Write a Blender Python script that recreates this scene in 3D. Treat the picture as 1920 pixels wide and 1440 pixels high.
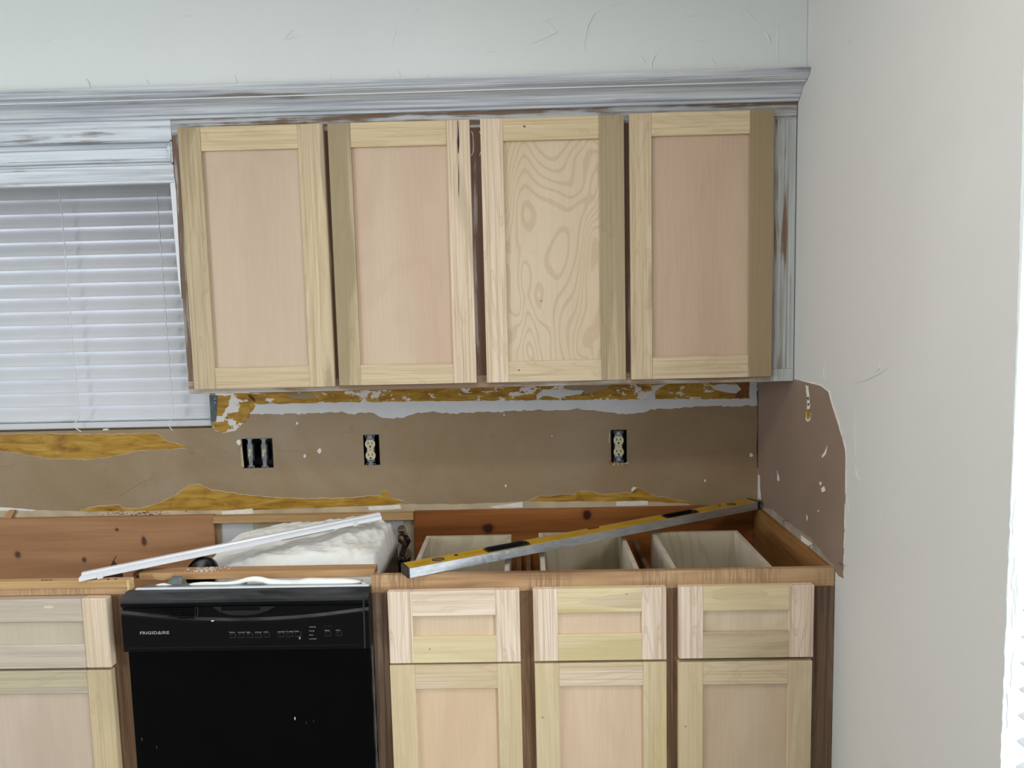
import bpy, bmesh, math, random
from mathutils import Vector, Matrix
R = random.Random(7)
for o in list(bpy.data.objects): bpy.data.objects.remove(o)
scn = bpy.context.scene
col = scn.collection

# ------------------------------------------------------------------ camera
CAM = Vector((-0.7523, -2.3803, 1.5210))
YAW, PIT, ROL, F = -0.0203, 0.0964, -0.0234, 1373.06
fw = Vector((math.sin(YAW)*math.cos(PIT), math.cos(YAW)*math.cos(PIT), -math.sin(PIT)))
rr = Vector((math.cos(YAW), -math.sin(YAW), 0)); uu = rr.cross(fw)
r2 = rr*math.cos(ROL) + uu*math.sin(ROL); u2 = -rr*math.sin(ROL) + uu*math.cos(ROL)
cd = bpy.data.cameras.new('camera'); cam = bpy.data.objects.new('camera', cd); col.objects.link(cam)
m3 = Matrix((r2, u2, -fw)).transposed()
cam.matrix_world = Matrix.Translation(CAM) @ m3.to_4x4()
cd.sensor_width = 36; cd.lens = 36*F/1920; cd.clip_start = .02
scn.camera = cam
def at(px, py, x=None, y=None, z=None):
    """measured pixel of the photograph -> point on a real plane of the room"""
    d = fw + r2*((px-960)/F) - u2*((py-720)/F)
    if y is not None: t = (y-CAM.y)/d.y
    elif x is not None: t = (x-CAM.x)/d.x
    else: t = (z-CAM.z)/d.z
    return CAM + d*t

# ------------------------------------------------------------------ light, world, exposure
w = bpy.data.worlds.new('world'); scn.world = w; w.use_nodes = True
w.node_tree.nodes['Background'].inputs[0].default_value = (.80, .90, 1, 1)
w.node_tree.nodes['Background'].inputs[1].default_value = 1.0
vs = scn.view_settings; vs.view_transform = 'Standard'; vs.look = 'None'; vs.gamma = 1; vs.use_curve_mapping = False
vs.exposure = 0.55
def area(name, loc, direction, sx, sy, power, color, shape='RECTANGLE'):
    l = bpy.data.lights.new(name, 'AREA'); l.shape = shape; l.size = sx; l.size_y = sy; l.energy = power; l.color = color
    o = bpy.data.objects.new(name, l); col.objects.link(o); o.location = loc
    o.rotation_euler = Vector(direction).to_track_quat('-Z', 'Y').to_euler(); return o
area('ceiling_lamp_light', (-.95, -1.62, 2.50), (0, 0, -1), .24, .24, 8.0, (1, .97, .93), 'DISK')
area('added_ceiling_fill', (-1.7, -3.3, 2.52), (0, 0, -1), 1.3, 1.0, 36, (.90, .97, 1))  # added unseen fill, brightens the room from behind the camera
area('right_window_daylight', (.40, -1.95, 1.2), (-1, .05, -.02), 1.3, 1.9, 46, (.86, .96, 1))
area('left_window_daylight', (-2.3, .45, 1.75), (0, -1, -.25), 1.1, .9, 9, (.86, .94, 1))
area('added_left_fill', (-3.75, -2.4, 1.5), (1, .12, 0), 1.4, 1.3, 36, (.90, .97, 1))  # added fill from the left; the wall there has no window

# ------------------------------------------------------------------ material helpers
def c(r, g, b):
    f = lambda v: (v/255/12.92) if v/255 <= .04045 else ((v/255+.055)/1.055)**2.4
    return (f(r), f(g), f(b), 1)
class NT:
    def __init__(s, name, rough=.6, metal=0, spec=None):
        s.m = bpy.data.materials.new(name); s.m.use_nodes = True; s.t = s.m.node_tree
        s.b = s.t.nodes['Principled BSDF']; s.b.inputs['Roughness'].default_value = rough
        s.b.inputs['Metallic'].default_value = metal
        if spec is not None: s.b.inputs['Specular IOR Level'].default_value = spec
    def n(s, typ, **kw):
        nd = s.t.nodes.new('ShaderNode'+typ)
        for k, v in kw.items():
            if k[0] == '_': setattr(nd, k[1:], v)
            else:
                key = k.replace('__', ' ')
                nd.inputs[int(key[1:]) if key[0] == 'i' and key[1:].isdigit() else key].default_value = v
        return nd
    def l(s, a, b): s.t.links.new(a, b)
    def coord(s, scale=(1, 1, 1), off=(0, 0, 0), rot=(0, 0, 0)):
        tc = s.n('TexCoord'); mp = s.n('Mapping'); mp.inputs['Scale'].default_value = scale
        mp.inputs['Location'].default_value = off; mp.inputs['Rotation'].default_value = rot
        s.l(tc.outputs['Object'], mp.inputs['Vector']); return mp.outputs[0]
    def noise(s, vec, scale=5, detail=3, rough=.5, dist=0):
        nd = s.n('TexNoise', Scale=scale, Detail=detail, Roughness=rough, Distortion=dist); s.l(vec, nd.inputs['Vector']); return nd.outputs[0]
    def ramp(s, fac, stops, interp='LINEAR'):
        nd = s.n('ValToRGB'); cr = nd.color_ramp; cr.interpolation = interp
        while len(cr.elements) < len(stops): cr.elements.new(.5)
        for e, (p, k) in zip(cr.elements, stops): e.position = p; e.color = k if len(k) == 4 else (*k, 1)
        s.l(fac, nd.inputs[0]); return nd.outputs[0]
    def mix(s, fac, a, b):
        nd = s.n('Mix', _data_type='RGBA')
        for v, i in ((fac, 0), (a, 6), (b, 7)):
            if hasattr(v, 'is_linked') or hasattr(v, 'links'): s.l(v, nd.inputs[i])
            else: nd.inputs[i].default_value = v
        return nd.outputs[2]
    def math(s, op, a, b=0):
        nd = s.n('Math', _operation=op)
        for v, i in ((a, 0), (b, 1)):
            if hasattr(v, 'links'): s.l(v, nd.inputs[i])
            else: nd.inputs[i].default_value = v
        return nd.outputs[0]
    def color(s, v):
        if hasattr(v, 'links'): s.l(v, s.b.inputs['Base Color'])
        else: s.b.inputs['Base Color'].default_value = v
        return s
    def bump(s, h, strength=.2, dist=.002):
        nd = s.n('Bump', Strength=strength, Distance=dist); s.l(h, nd.inputs['Height']); s.l(nd.outputs[0], s.b.inputs['Normal']); return s
W0, K0 = (1, 1, 1, 1), (0, 0, 0, 1)
def plain(name, colr, rough=.5, metal=0, var=.06, sc=20, spec=None):
    t = NT(name, rough, metal, spec); n = t.noise(t.coord(), sc, 4)
    dk = tuple(v*(1-var*2.5) for v in colr[:3])+(1,); lt = tuple(min(1, v*(1+var)) for v in colr[:3])+(1,)
    return t.color(t.ramp(n, [(.3, dk), (.7, lt)])).m
def axis_scale(ax, a, b):   # stretched along ax
    return tuple(a if i == 'XYZ'.index(ax) else b for i in range(3))
def wood(name, ax, light, mid, dark, seed=0, band=.45, line=.25, freq=110, heart=None, hamt=.0, rough=.62, hscale=7):
    """sawn boards: broad bands, fine grain lines and an optional heartwood streak, all stretched along the grain"""
    t = NT(name, rough, 0, .25); off = (seed*3.17, seed*1.91, seed*2.33)
    v = t.coord(axis_scale(ax, .7, 9), off)
    n1 = t.noise(v, 1.6, 3, .5, .6)
    base = t.ramp(n1, [(.30, mid), (.46, light), (.54, mid), (.5+band*.6, light)])
    if heart:
        v3 = t.coord(axis_scale(ax, .55, 5.5), (off[0]+5, off[1]+3, off[2]+1))
        n3 = t.noise(v3, hscale/5, 2, .45, .8)
        hm = t.ramp(n3, [(.52-hamt, K0), (.56-hamt, W0)])
        base = t.mix(hm, base, heart)
    v2 = t.coord(axis_scale(ax, 1.6, freq), off)
    n2 = t.noise(v2, 1.0, 3, .6, .55)
    n4 = t.noise(t.coord(axis_scale(ax, 1.7, 15), (off[2], off[0], off[1])), 1.0, 2, .4, .3)
    fig = t.ramp(t.math('SINE', t.math('MULTIPLY', n4, 70)), [(.55, K0), (.92, (line*.55,)*3), (1, (line*.2,)*3)])
    base = t.mix(fig, base, dark)
    lm = t.ramp(n2, [(.36, (line,)*3), (.52, K0)])
    out = t.mix(lm, base, dark)
    t.color(out); t.bump(n2, .12, .0006)
    return t.m
def birch(name, a, b, dark, seed=0, rings=9, line=.18):
    """rotary-cut veneer: faint contour figure"""
    t = NT(name, .6, 0, .25); off = (seed*2.7, 0, seed*4.1)
    a, b, dark = [(k[0]*.985, k[1]*.985, min(1, k[2]*1.03), 1) for k in (a, b, dark)]
    n = t.noise(t.coord((4.6, 4.6, 1.9), off), 1.0, 2.2, .42, .5)
    s = t.math('SINE', t.math('MULTIPLY', n, rings*6.283))
    lm = t.ramp(s, [(.30, K0), (.9, (line,)*3), (1, (line*.8,)*3)])
    n2 = t.noise(t.coord((6.5, 6.5, .9), off), 1.1, 2)
    base = t.mix(t.ramp(n2, [(.35, K0), (.65, W0)]), a, b)
    fine = t.noise(t.coord((150, 150, 6), off), 1, 2)
    base = t.mix(t.ramp(fine, [(.4, (.10,)*3), (.6, K0)]), base, dark)
    return t.color(t.mix(lm, base, dark)).m
def brushed(name, ax, paint, brown, amt=.35, seed=0, grey=None, fine=70):
    """thin primer dragged over stained wood"""
    t = NT(name, .55, 0, .3); off = (seed*1.7, seed*2.9, seed*1.3)
    n1 = t.noise(t.coord(axis_scale(ax, 1.6, 28), off), 1.3, 5, .62, .2)
    n2 = t.noise(t.coord(axis_scale(ax, 2.5, fine*1.6), off), 1, 3, .6)
    n3 = t.noise(t.coord((9, 9, 9), off), 1, 3)
    pc = t.mix(t.ramp(n2, [(.38, (.85,)*3), (.6, K0)]), paint, grey or tuple(v*.62 for v in paint[:3])+(1,))
    k = t.math('ADD', t.math('MULTIPLY', n1, .6), t.math('ADD', t.math('MULTIPLY', n2, .22), t.math('MULTIPLY', n3, .2)))
    msk = t.ramp(k, [(.30+amt*.4, W0), (.36+amt*.4, K0)])
    t.color(t.mix(msk, pc, brown)); t.bump(n2, .25, .001); return t.m
def saw_marks(name, light, mid, dark, seed=0):
    """planed stained rail with cross chatter marks (x is the long way)"""
    t = NT(name, .5, 0, .3); off = (seed*2.1, 0, seed)
    n1 = t.noise(t.coord((1.5, 14, 22), off), 1.5, 3, .5, .5)
    n2 = t.noise(t.coord((230, 3, 12), off), 1, 2, .5, .3)
    n3 = t.noise(t.coord((9, 3, 3), off), 1, 2)
    b = t.ramp(n1, [(.3, dark), (.5, mid), (.68, light)])
    mm = t.math('MULTIPLY', t.ramp(n2, [(.42, W0), (.55, K0)]), t.ramp(n3, [(.4, (.0,)*3), (.6, (.55,)*3)]))
    return t.color(t.mix(mm, b, dark)).m

# ------------------------------------------------------------------ palette
M = {}
M['soffit'] = None
def wall_paint(name, a, b, seed=0, big=1.1):
    t = NT(name, .55, 0, .35); n = t.noise(t.coord((1, 1, 1), (seed, seed, seed)), big, 3, .55, .4)
    n2 = t.noise(t.coord(), 5.5, 4, .6, 1.2); n3 = t.noise(t.coord(), 160, 2)
    t.color(t.ramp(n, [(.35, a), (.65, b)]))
    h = t.math('ADD', t.math('MULTIPLY', t.ramp(n2, [(.44, K0), (.5, W0), (.56, K0)]), .25), t.math('MULTIPLY', n3, .25))
    return t.bump(h, .22, .0022).m
M['soffit'] = wall_paint('cool_white_wall_paint', c(213, 217, 215), c(219, 222, 220))
M['greige'] = wall_paint('greige_wall_paint', c(204, 202, 199), c(210, 208, 205), 3)
M['ceil'] = wall_paint('ceiling_paint', c(215, 215, 212), c(222, 222, 220), 5)
def old_paint():
    t = NT('old_tan_wall_paint', .6, 0, .3); n = t.noise(t.coord(), 2.6, 5, .6, .8); n2 = t.noise(t.coord(), 28, 3); n3 = t.noise(t.coord((1, 1, 3)), 10, 4, .65, 2)
    base = t.ramp(n, [(.3, c(138, 115, 86)), (.5, c(147, 125, 97)), (.7, c(153, 135, 112))])
    base = t.mix(t.ramp(n2, [(.25, (.22,)*3), (.4, K0)]), base, c(120, 92, 70))
    t.color(base); return t.bump(n3, .22, .004).m
M['tan'] = old_paint()
def ochre(name, flake=0.0, seed=0):
    t = NT(name, .6, 0, .3); off = (seed, seed*2, seed)
    n = t.noise(t.coord((3, 3, 16), off), 3, 5, .6, .8); n2 = t.noise(t.coord((14, 14, 14), off), 1, 4, .6)
    base = t.ramp(n, [(.3, c(122, 84, 20)), (.5, c(164, 123, 38)), (.7, c(184, 149, 70))])
    base = t.mix(t.ramp(n2, [(.3, (.5,)*3), (.45, K0)]), base, c(124, 80, 30))
    if flake:
        f = t.noise(t.coord((9, 9, 15), off), 1.6, 6, .68, .6); g = t.noise(t.coord((60, 60, 60), off), 1, 2)
        base = t.mix(t.ramp(f, [(.5-flake, W0), (.512-flake, K0)]), base, c(214, 208, 202))
        base = t.mix(t.ramp(g, [(.70, K0), (.72, W0)]), base, c(222, 205, 175))
    t.color(base); return t.bump(n2, .25, .002).m
M['ochre'] = ochre('ochre_adhesive', 0, 1)
M['ochre_flaky'] = ochre('flaking_ochre_and_white_paint', .075, 2)
M['ochre_corner'] = ochre('flaking_white_over_ochre', -.015, 6)
M['white_coat'] = plain('old_white_paint_layer', c(203, 203, 205), .5, var=.03, sc=9)
M['gypsum'] = plain('torn_gypsum_paper', c(226, 220, 212), .8, var=.05, sc=40)
M['cream'] = plain('bare_cream_board', c(190, 172, 142), .7, var=.10, sc=12)
M['black_gap'] = plain('dark_recess', c(14, 13, 13), .8)
M['box_black'] = plain('black_device_box', c(13, 13, 15), .35)
M['steel'] = plain('dull_grey_steel', c(128, 132, 138), .45, .25, var=.1, sc=60)
M['bead'] = plain('blue_grey_steel_bead', c(72, 80, 90), .5, .4, var=.15, sc=40)
M['ivory'] = plain('ivory_plastic', c(206, 194, 160), .35, var=.02)
M['slot'] = plain('slot_black', c(25, 20, 16), .6)
M['blind'] = plain('white_vinyl_slat', c(200, 200, 204), .45, var=.01, sc=8)
M['cord'] = plain('white_blind_cord', c(225, 225, 225), .7, var=.02)
M['window_white'] = plain('white_window_frame', c(228, 230, 232), .4, var=.02)
M['jamb'] = plain('white_plaster_reveal', c(232, 240, 240), .6, var=.02, sc=10)
M['vinyl'] = plain('white_vinyl_trim', c(222, 222, 226), .3, var=.02)
M['dw_black'] = plain('satin_black_plastic', c(7, 7, 9), .30, var=.1, sc=30, spec=.16)
M['dw_door'] = plain('gloss_black_door', c(4, 4, 5), .2, var=.1, sc=12, spec=.08)
M['dw_pocket'] = plain('deep_black_plastic', c(6, 6, 7), .5)
M['dw_steel'] = plain('galvanised_tub_steel', c(150, 160, 165), .3, .7, var=.06)
M['dw_white'] = plain('white_enamel_edge', c(215, 222, 228), .35, var=.03)
M['print'] = plain('grey_panel_print', c(150, 150, 152), .5, var=.01)
M['print_dim'] = plain('dim_grey_panel_print', c(72, 72, 76), .5, var=.01)
def dusty_sheen():
    t = NT('dusty_sheen_black_plastic', .3, 0, .16); g = t.n('NewGeometry'); sx = t.n('SeparateXYZ'); t.l(g.outputs['Normal'], sx.inputs[0])
    n = t.noise(t.coord((5, 20, 20)), 1.2, 4, .6, .6); k = t.math('MULTIPLY', t.ramp(sx.outputs[2], [(.35, K0), (.6, (.16,)*3)]), t.ramp(n, [(.35, (.25,)*3), (.7, W0)]))  # upward faces lightened: dust, plus the top's sheen put into the colour
    t.color(t.mix(k, c(7, 7, 9), c(170, 170, 172))); return t.m
M['dw_dusty_sheen'] = dusty_sheen()
def fleece():
    t = NT('white_insulation_blanket', .75, 0, .2); n = t.noise(t.coord(), 9, 5, .6, 1); n2 = t.noise(t.coord(), 60, 3)
    t.color(t.ramp(n, [(.3, c(232, 228, 218)), (.6, c(243, 241, 237))])); return t.bump(n2, .3, .002).m
M['fleece'] = fleece()
M['level_yellow'] = plain('yellow_level_enamel', c(196, 152, 30), .35, var=.07, sc=14)
def alu():
    t = NT('scuffed_aluminium', .34, .75); n = t.noise(t.coord((8, 60, 60)), 3, 4, .65); n2 = t.noise(t.coord((90, 90, 90)), 1, 3)
    t.color(t.ramp(n, [(.3, c(168, 172, 176)), (.7, c(208, 210, 212))]))
    t.l(t.ramp(n2, [(.3, (.5,)*3), (.7, (.28,)*3)]), t.b.inputs['Roughness']); return t.bump(n2, .15, .0005).m
M['alu'] = alu()
M['level_black'] = plain('black_level_plastic', c(22, 22, 26), .35)
M['vial'] = plain('clear_green_vial', c(120, 122, 100), .1)
M['rubber'] = plain('black_rubber', c(8, 8, 9), .28, spec=.2)
M['tar'] = plain('tarry_black_sealant', c(18, 18, 24), .4, var=.2)
M['brass'] = plain('dirty_brass_fitting', c(120, 96, 74), .4, .6, var=.25, sc=60)
M['chrome'] = plain('chromed_fitting', c(190, 190, 192), .2, .9)
M['floor'] = wood('grey_oak_floor', 'X', c(168, 162, 154), c(150, 144, 136), c(110, 104, 98), 4)
# raw poplar boards: one material for each look
PL, PM, PD = c(214, 196, 162), c(203, 184, 148), c(164, 140, 104)
GR = c(174, 160, 122)
def poplar(ax, seed, tone='mid', heart=None, hamt=0, line=.3, freq=210, hscale=7):
    if freq < 100: freq = 170
    line = min(.75, line*1.5)
    L = {'mid': (c(207, 191, 158), c(196, 179, 145), c(158, 136, 104)), 'pale': (c(221, 205, 179), c(211, 194, 166), c(174, 150, 120)),
         'green': (c(190, 175, 142), c(174, 158, 124), c(142, 124, 92)), 'gold': (c(211, 195, 158), c(203, 185, 146), c(168, 145, 108)),
         'white': (c(229, 214, 192), c(220, 203, 179), c(180, 154, 126)), 'grey': (c(197, 187, 170), c(184, 173, 156), c(150, 138, 120)), 'yellow': (c(218, 205, 164), c(208, 193, 151), c(174, 156, 114))}[tone]
    warm = lambda k: (min(1, k[0]*1.025), k[1]*.98, k[2]*1.0, 1)
    L = tuple(warm(k) for k in L)
    if heart: heart = warm((heart[0], heart[1], min(1, heart[2]*1.15), 1))
    return wood('poplar_%s_%s' % (tone, ax.lower()), ax, *L, seed=seed, heart=heart, hamt=hamt, line=line, freq=freq, hscale=hscale)
STAIN = (c(164, 124, 84), c(142, 102, 66), c(98, 66, 42))
M['stain_x'] = saw_marks('stained_rail', c(190, 156, 118), c(168, 132, 96), c(124, 92, 66))
M['stain_z'] = wood('stained_stile', 'Z', c(140, 110, 84), c(120, 91, 67), c(82, 60, 44), 2, line=.6, freq=90)
M['stain_dark'] = wood('dark_stained_stile', 'Z', c(134, 112, 94), c(110, 87, 70), c(72, 54, 42), 9, line=.7, freq=80)
M['fir_x'] = wood('bare_fir_strip', 'X', c(190, 150, 108), c(174, 133, 92), c(132, 94, 62), 5)
M['fir_edge'] = wood('fir_edge', 'X', c(196, 160, 112), c(180, 144, 98), c(140, 104, 66), 6)
def pine(name, a, b, d, knot, seed, kx):
    t = NT(name, .5, 0, .3)
    n = t.noise(t.coord((.8, 5, 9), (seed, 0, seed)), 1.6, 4, .5, .6); n2 = t.noise(t.coord((3, 60, 90), (seed, 0, seed)), 1, 3)
    base = t.ramp(n, [(.3, d), (.5, a), (.7, b)])
    base = t.mix(t.ramp(n2, [(.36, (.35,)*3), (.5, K0)]), base, d)
    for (x, z, rx, rz) in kx:    # knots
        tc = t.coord((.55/rx, .01, .55/rz), (-x*.55/rx, 0, -z*.55/rz)); ln = t.n('VectorMath', _operation='LENGTH'); t.l(tc, ln.inputs[0])
        nn = t.noise(t.coord((40, 40, 40)), 1, 2)
        dd = t.math('ADD', ln.outputs[1 if len(ln.outputs) > 1 else 0], t.math('MULTIPLY', nn, .5))
        base = t.mix(t.ramp(dd, [(.80/2, W0), (1.25/2, (.3,)*3), (1.0, K0)]) if False else t.ramp(t.math('MULTIPLY', dd, .5), [(.42, W0), (.56, (.28,)*3), (.8, K0)]), base, knot)
    return t.color(base).m

# ------------------------------------------------------------------ mesh helpers
def tag(o, label=None, cat=None, group=None, kind=None):
    if label: o['label'] = label
    if cat: o['category'] = cat
    if group: o['group'] = group
    if kind: o['kind'] = kind
    return o
def empty(name, loc, rz=0):
    o = bpy.data.objects.new(name, None); col.objects.link(o); o.location = loc; o.rotation_euler.z = rz; o.empty_display_size = .05
    return o
def thing(name, loc, label, cat, group=None, rz=0): return tag(empty(name, loc, rz), label, cat, group)
WORLD = {}
def wloc(o):
    v = Vector((0, 0, 0))
    while o is not None: v += o.location; o = o.parent
    return v
class MB:
    """collects shapes given in world coordinates (or the thing's own when local=True) and links them as one mesh"""
    def __init__(s): s.bm = bmesh.new()
    def box(s, x0, x1, y0, y1, z0, z1, bev=0, seg=1):
        g = bmesh.ops.create_cube(s.bm, size=1)
        for v in g['verts']:
            v.co = Vector(((x0+x1)/2+v.co.x*(x1-x0), (y0+y1)/2+v.co.y*(y1-y0), (z0+z1)/2+v.co.z*(z1-z0)))
        if bev:
            es = list({e for v in g['verts'] for e in v.link_edges})
            bmesh.ops.bevel(s.bm, geom=es, offset=bev, segments=seg, affect='EDGES', profile=.5)
        return s
    def poly(s, pts, n, thick):
        """flat outline extruded by thick along n"""
        vs = [s.bm.verts.new(p) for p in pts]
        f = s.bm.faces.new(vs); f.normal_update()
        r = bmesh.ops.extrude_face_region(s.bm, geom=[f])
        bmesh.ops.translate(s.bm, verts=[v for v in r['geom'] if isinstance(v, bmesh.types.BMVert)], vec=Vector(n)*thick)
        return s
    def tube(s, path, r, seg=8, cap=True):
        path = [Vector(p) for p in path]; rings = []
        for i, p in enumerate(path):
            d = (path[min(i+1, len(path)-1)]-path[max(i-1, 0)]).normalized()
            a = d.orthogonal().normalized() if i == 0 else (rings_a - d*rings_a.dot(d)).normalized()
            rings_a = a; b = d.cross(a); rad = r[i] if isinstance(r, (list, tuple)) else r
            rings.append([s.bm.verts.new(p+(a*math.cos(2*math.pi*k/seg)+b*math.sin(2*math.pi*k/seg))*rad) for k in range(seg)])
        for q0, q1 in zip(rings, rings[1:]):
            for k in range(seg): s.bm.faces.new((q0[k], q0[(k+1) % seg], q1[(k+1) % seg], q1[k]))
        if cap: s.bm.faces.new(rings[0][::-1]); s.bm.faces.new(rings[-1])
        return s
    def disc(s, c0, n, r, thick, seg=16, sx=1, sz=1):
        n = Vector(n).normalized(); a = n.orthogonal().normalized()
        if abs(n.y) > .9: a = Vector((1, 0, 0))
        if abs(n.z) > .9: a = Vector((1, 0, 0))
        b = n.cross(a)
        return s.poly([Vector(c0)+a*math.cos(2*math.pi*k/seg)*r*sx+b*math.sin(2*math.pi*k/seg)*r*sz for k in range(seg)], n, thick)
    def sweep(s, prof, x0, x1, y_out=True):
        """profile of (y,z) run along x, ends closed"""
        a = [s.bm.verts.new((x0, y, z)) for y, z in prof]; b = [s.bm.verts.new((x1, y, z)) for y, z in prof]
        n = len(prof)
        for i in range(n): s.bm.faces.new((a[i], a[(i+1) % n], b[(i+1) % n], b[i]))
        s.bm.faces.new(a[::-1]); s.bm.faces.new(b); return s
    def build(s, name, mat, parent=None, local=False, smooth=False):
        bmesh.ops.recalc_face_normals(s.bm, faces=s.bm.faces)
        if parent is not None and not local: bmesh.ops.translate(s.bm, verts=s.bm.verts, vec=-wloc(parent))
        me = bpy.data.meshes.new(name); s.bm.to_mesh(me); s.bm.free()
        o = bpy.data.objects.new(name, me); col.objects.link(o); me.materials.append(mat)
        if smooth:
            for p in me.polygons: p.use_smooth = True
        if parent is not None: o.parent = parent
        return o
def struct(o): o['kind'] = 'structure'; return o
def jag(pts, amp, step, closed=True, rnd=R):
    """roughens an outline"""
    out = []; n = len(pts)
    for i in range(n if closed else n-1):
        a, b = Vector(pts[i]), Vector(pts[(i+1) % n]); k = max(1, int((b-a).length/step))
        for j in range(k):
            p = a.lerp(b, j/k)
            out.append(p+Vector((rnd.uniform(-amp, amp), rnd.uniform(-amp, amp))))
    return out
def patch(name, pix, mat, parent, plane='y', amp=1.5, step=9, thick=.0012, base=0):
    """torn or painted layer traced on its wall, with a real thickness"""
    pts = jag([Vector(p) for p in pix], amp, step) if amp else [Vector(p) for p in pix]
    if plane == 'y': P = [at(p.x, p.y, y=-base) for p in pts]; n = (0, -1, 0)
    else: P = [at(p.x, p.y, x=-base) for p in pts]; n = (-1, 0, 0)
    m = MB(); m.poly(P, n, thick); return m.build(name, mat, parent)
def torn(pix, mat, parent, plane='y', amp=1.0, step=8, lip=1.0, thick=.0008, t2=.0006, name='ochre_patch'):
    J = jag([Vector(p) for p in pix], amp, step); big = [p+Vector((R.uniform(-lip*.5, lip*.5), R.uniform(-lip*.5, lip*.5))) for p in grown(J, lip)]
    patch('torn_paper_edge', big, M['gypsum'], parent, plane, 0, thick=thick)
    return patch(name, J, mat, parent, plane, 0, thick=t2, base=thick-.0002)
def grown(pix, d):
    """outline pushed outward by d pixels"""
    P = [Vector(p) for p in pix]; n = len(P); A = sum(P[i].x*P[(i+1) % n].y-P[(i+1) % n].x*P[i].y for i in range(n)); sg = 1 if A > 0 else -1
    out = []
    for i in range(n):
        e = P[(i+1) % n]-P[i-1]
        if e.length < 1e-6: out.append(P[i]); continue
        out.append(P[i]+Vector((e.y, -e.x)).normalized()*d*sg)
    return out
def sheet(name, mat, xs, zs, holes, y0, y1, parent=None):
    """wall slab in the xz plane with rectangular holes"""
    m = MB()
    xs = sorted(set(xs+[h[0] for h in holes]+[h[1] for h in holes])); zs = sorted(set(zs+[h[2] for h in holes]+[h[3] for h in holes]))
    def inh(x, z): return any(h[0] < x < h[1] and h[2] < z < h[3] for h in holes)
    V = {}
    def v(x, y, z):
        k = (x, y, z)
        if k not in V: V[k] = m.bm.verts.new(k)
        return V[k]
    fill = {(i, j): not inh((xs[i]+xs[i+1])/2, (zs[j]+zs[j+1])/2) for i in range(len(xs)-1) for j in range(len(zs)-1)}
    for (i, j), f in fill.items():
        if not f: continue
        a, b, e, g = xs[i], xs[i+1], zs[j], zs[j+1]
        m.bm.faces.new((v(a, y0, e), v(b, y0, e), v(b, y0, g), v(a, y0, g))); m.bm.faces.new((v(a, y1, e), v(a, y1, g), v(b, y1, g), v(b, y1, e)))
        for di, dj, q in ((-1, 0, (a, e, a, g)), (1, 0, (b, e, b, g)), (0, -1, (a, e, b, e)), (0, 1, (a, g, b, g))):
            if not fill.get((i+di, j+dj), False):
                m.bm.faces.new((v(q[0], y0, q[1]), v(q[2], y0, q[3]), v(q[2], y1, q[3]), v(q[0], y1, q[1])))
    return m
H = .876          # top of the base cabinets
CEIL = 2.52
XL = -3.9
YB = -4.9

# ================================================================== THE ROOM
WIN = (-2.85, -1.798, 1.166, 2.0)
sw = (-1.7005, -1.5985, 1.0285, 1.128); o1 = (-1.2965, -1.2432, 1.0310, 1.1330); o2 = (-.4808, -.4280, 1.0225, 1.1330)
wb = struct(sheet('wall_back', M['tan'], [XL, .12], [0, CEIL], [WIN, sw, o1, o2], 0, .12).build('wall_back', M['tan']))
wrm = sheet('wall_right', M['greige'], [YB, 0], [0, CEIL], [(-2.75, -1.2285, .18, 2.12)], 0, .12)
for v in wrm.bm.verts: v.co = Vector((v.co.y, v.co.x, v.co.z))
wr = struct(wrm.build('wall_right', M['greige']))
struct(MB().box(XL-.12, XL, YB, 0, 0, CEIL).build('wall_left', M['ceil']))
struct(MB().box(XL, 0, YB-.12, YB, 0, CEIL).build('wall_front', M['ceil']))
struct(MB().box(XL-.12, .12, YB-.12, .12, -.1, 0).build('floor', M['floor']))
struct(MB().box(XL-.12, .12, YB-.12, .12, CEIL, CEIL+.1).build('ceiling', M['ceil']))
so = struct(MB().box(XL+.002, -.0008, -.3755, -.001, 2.11, CEIL-.001).build('wall_soffit', M['soffit']))

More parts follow.
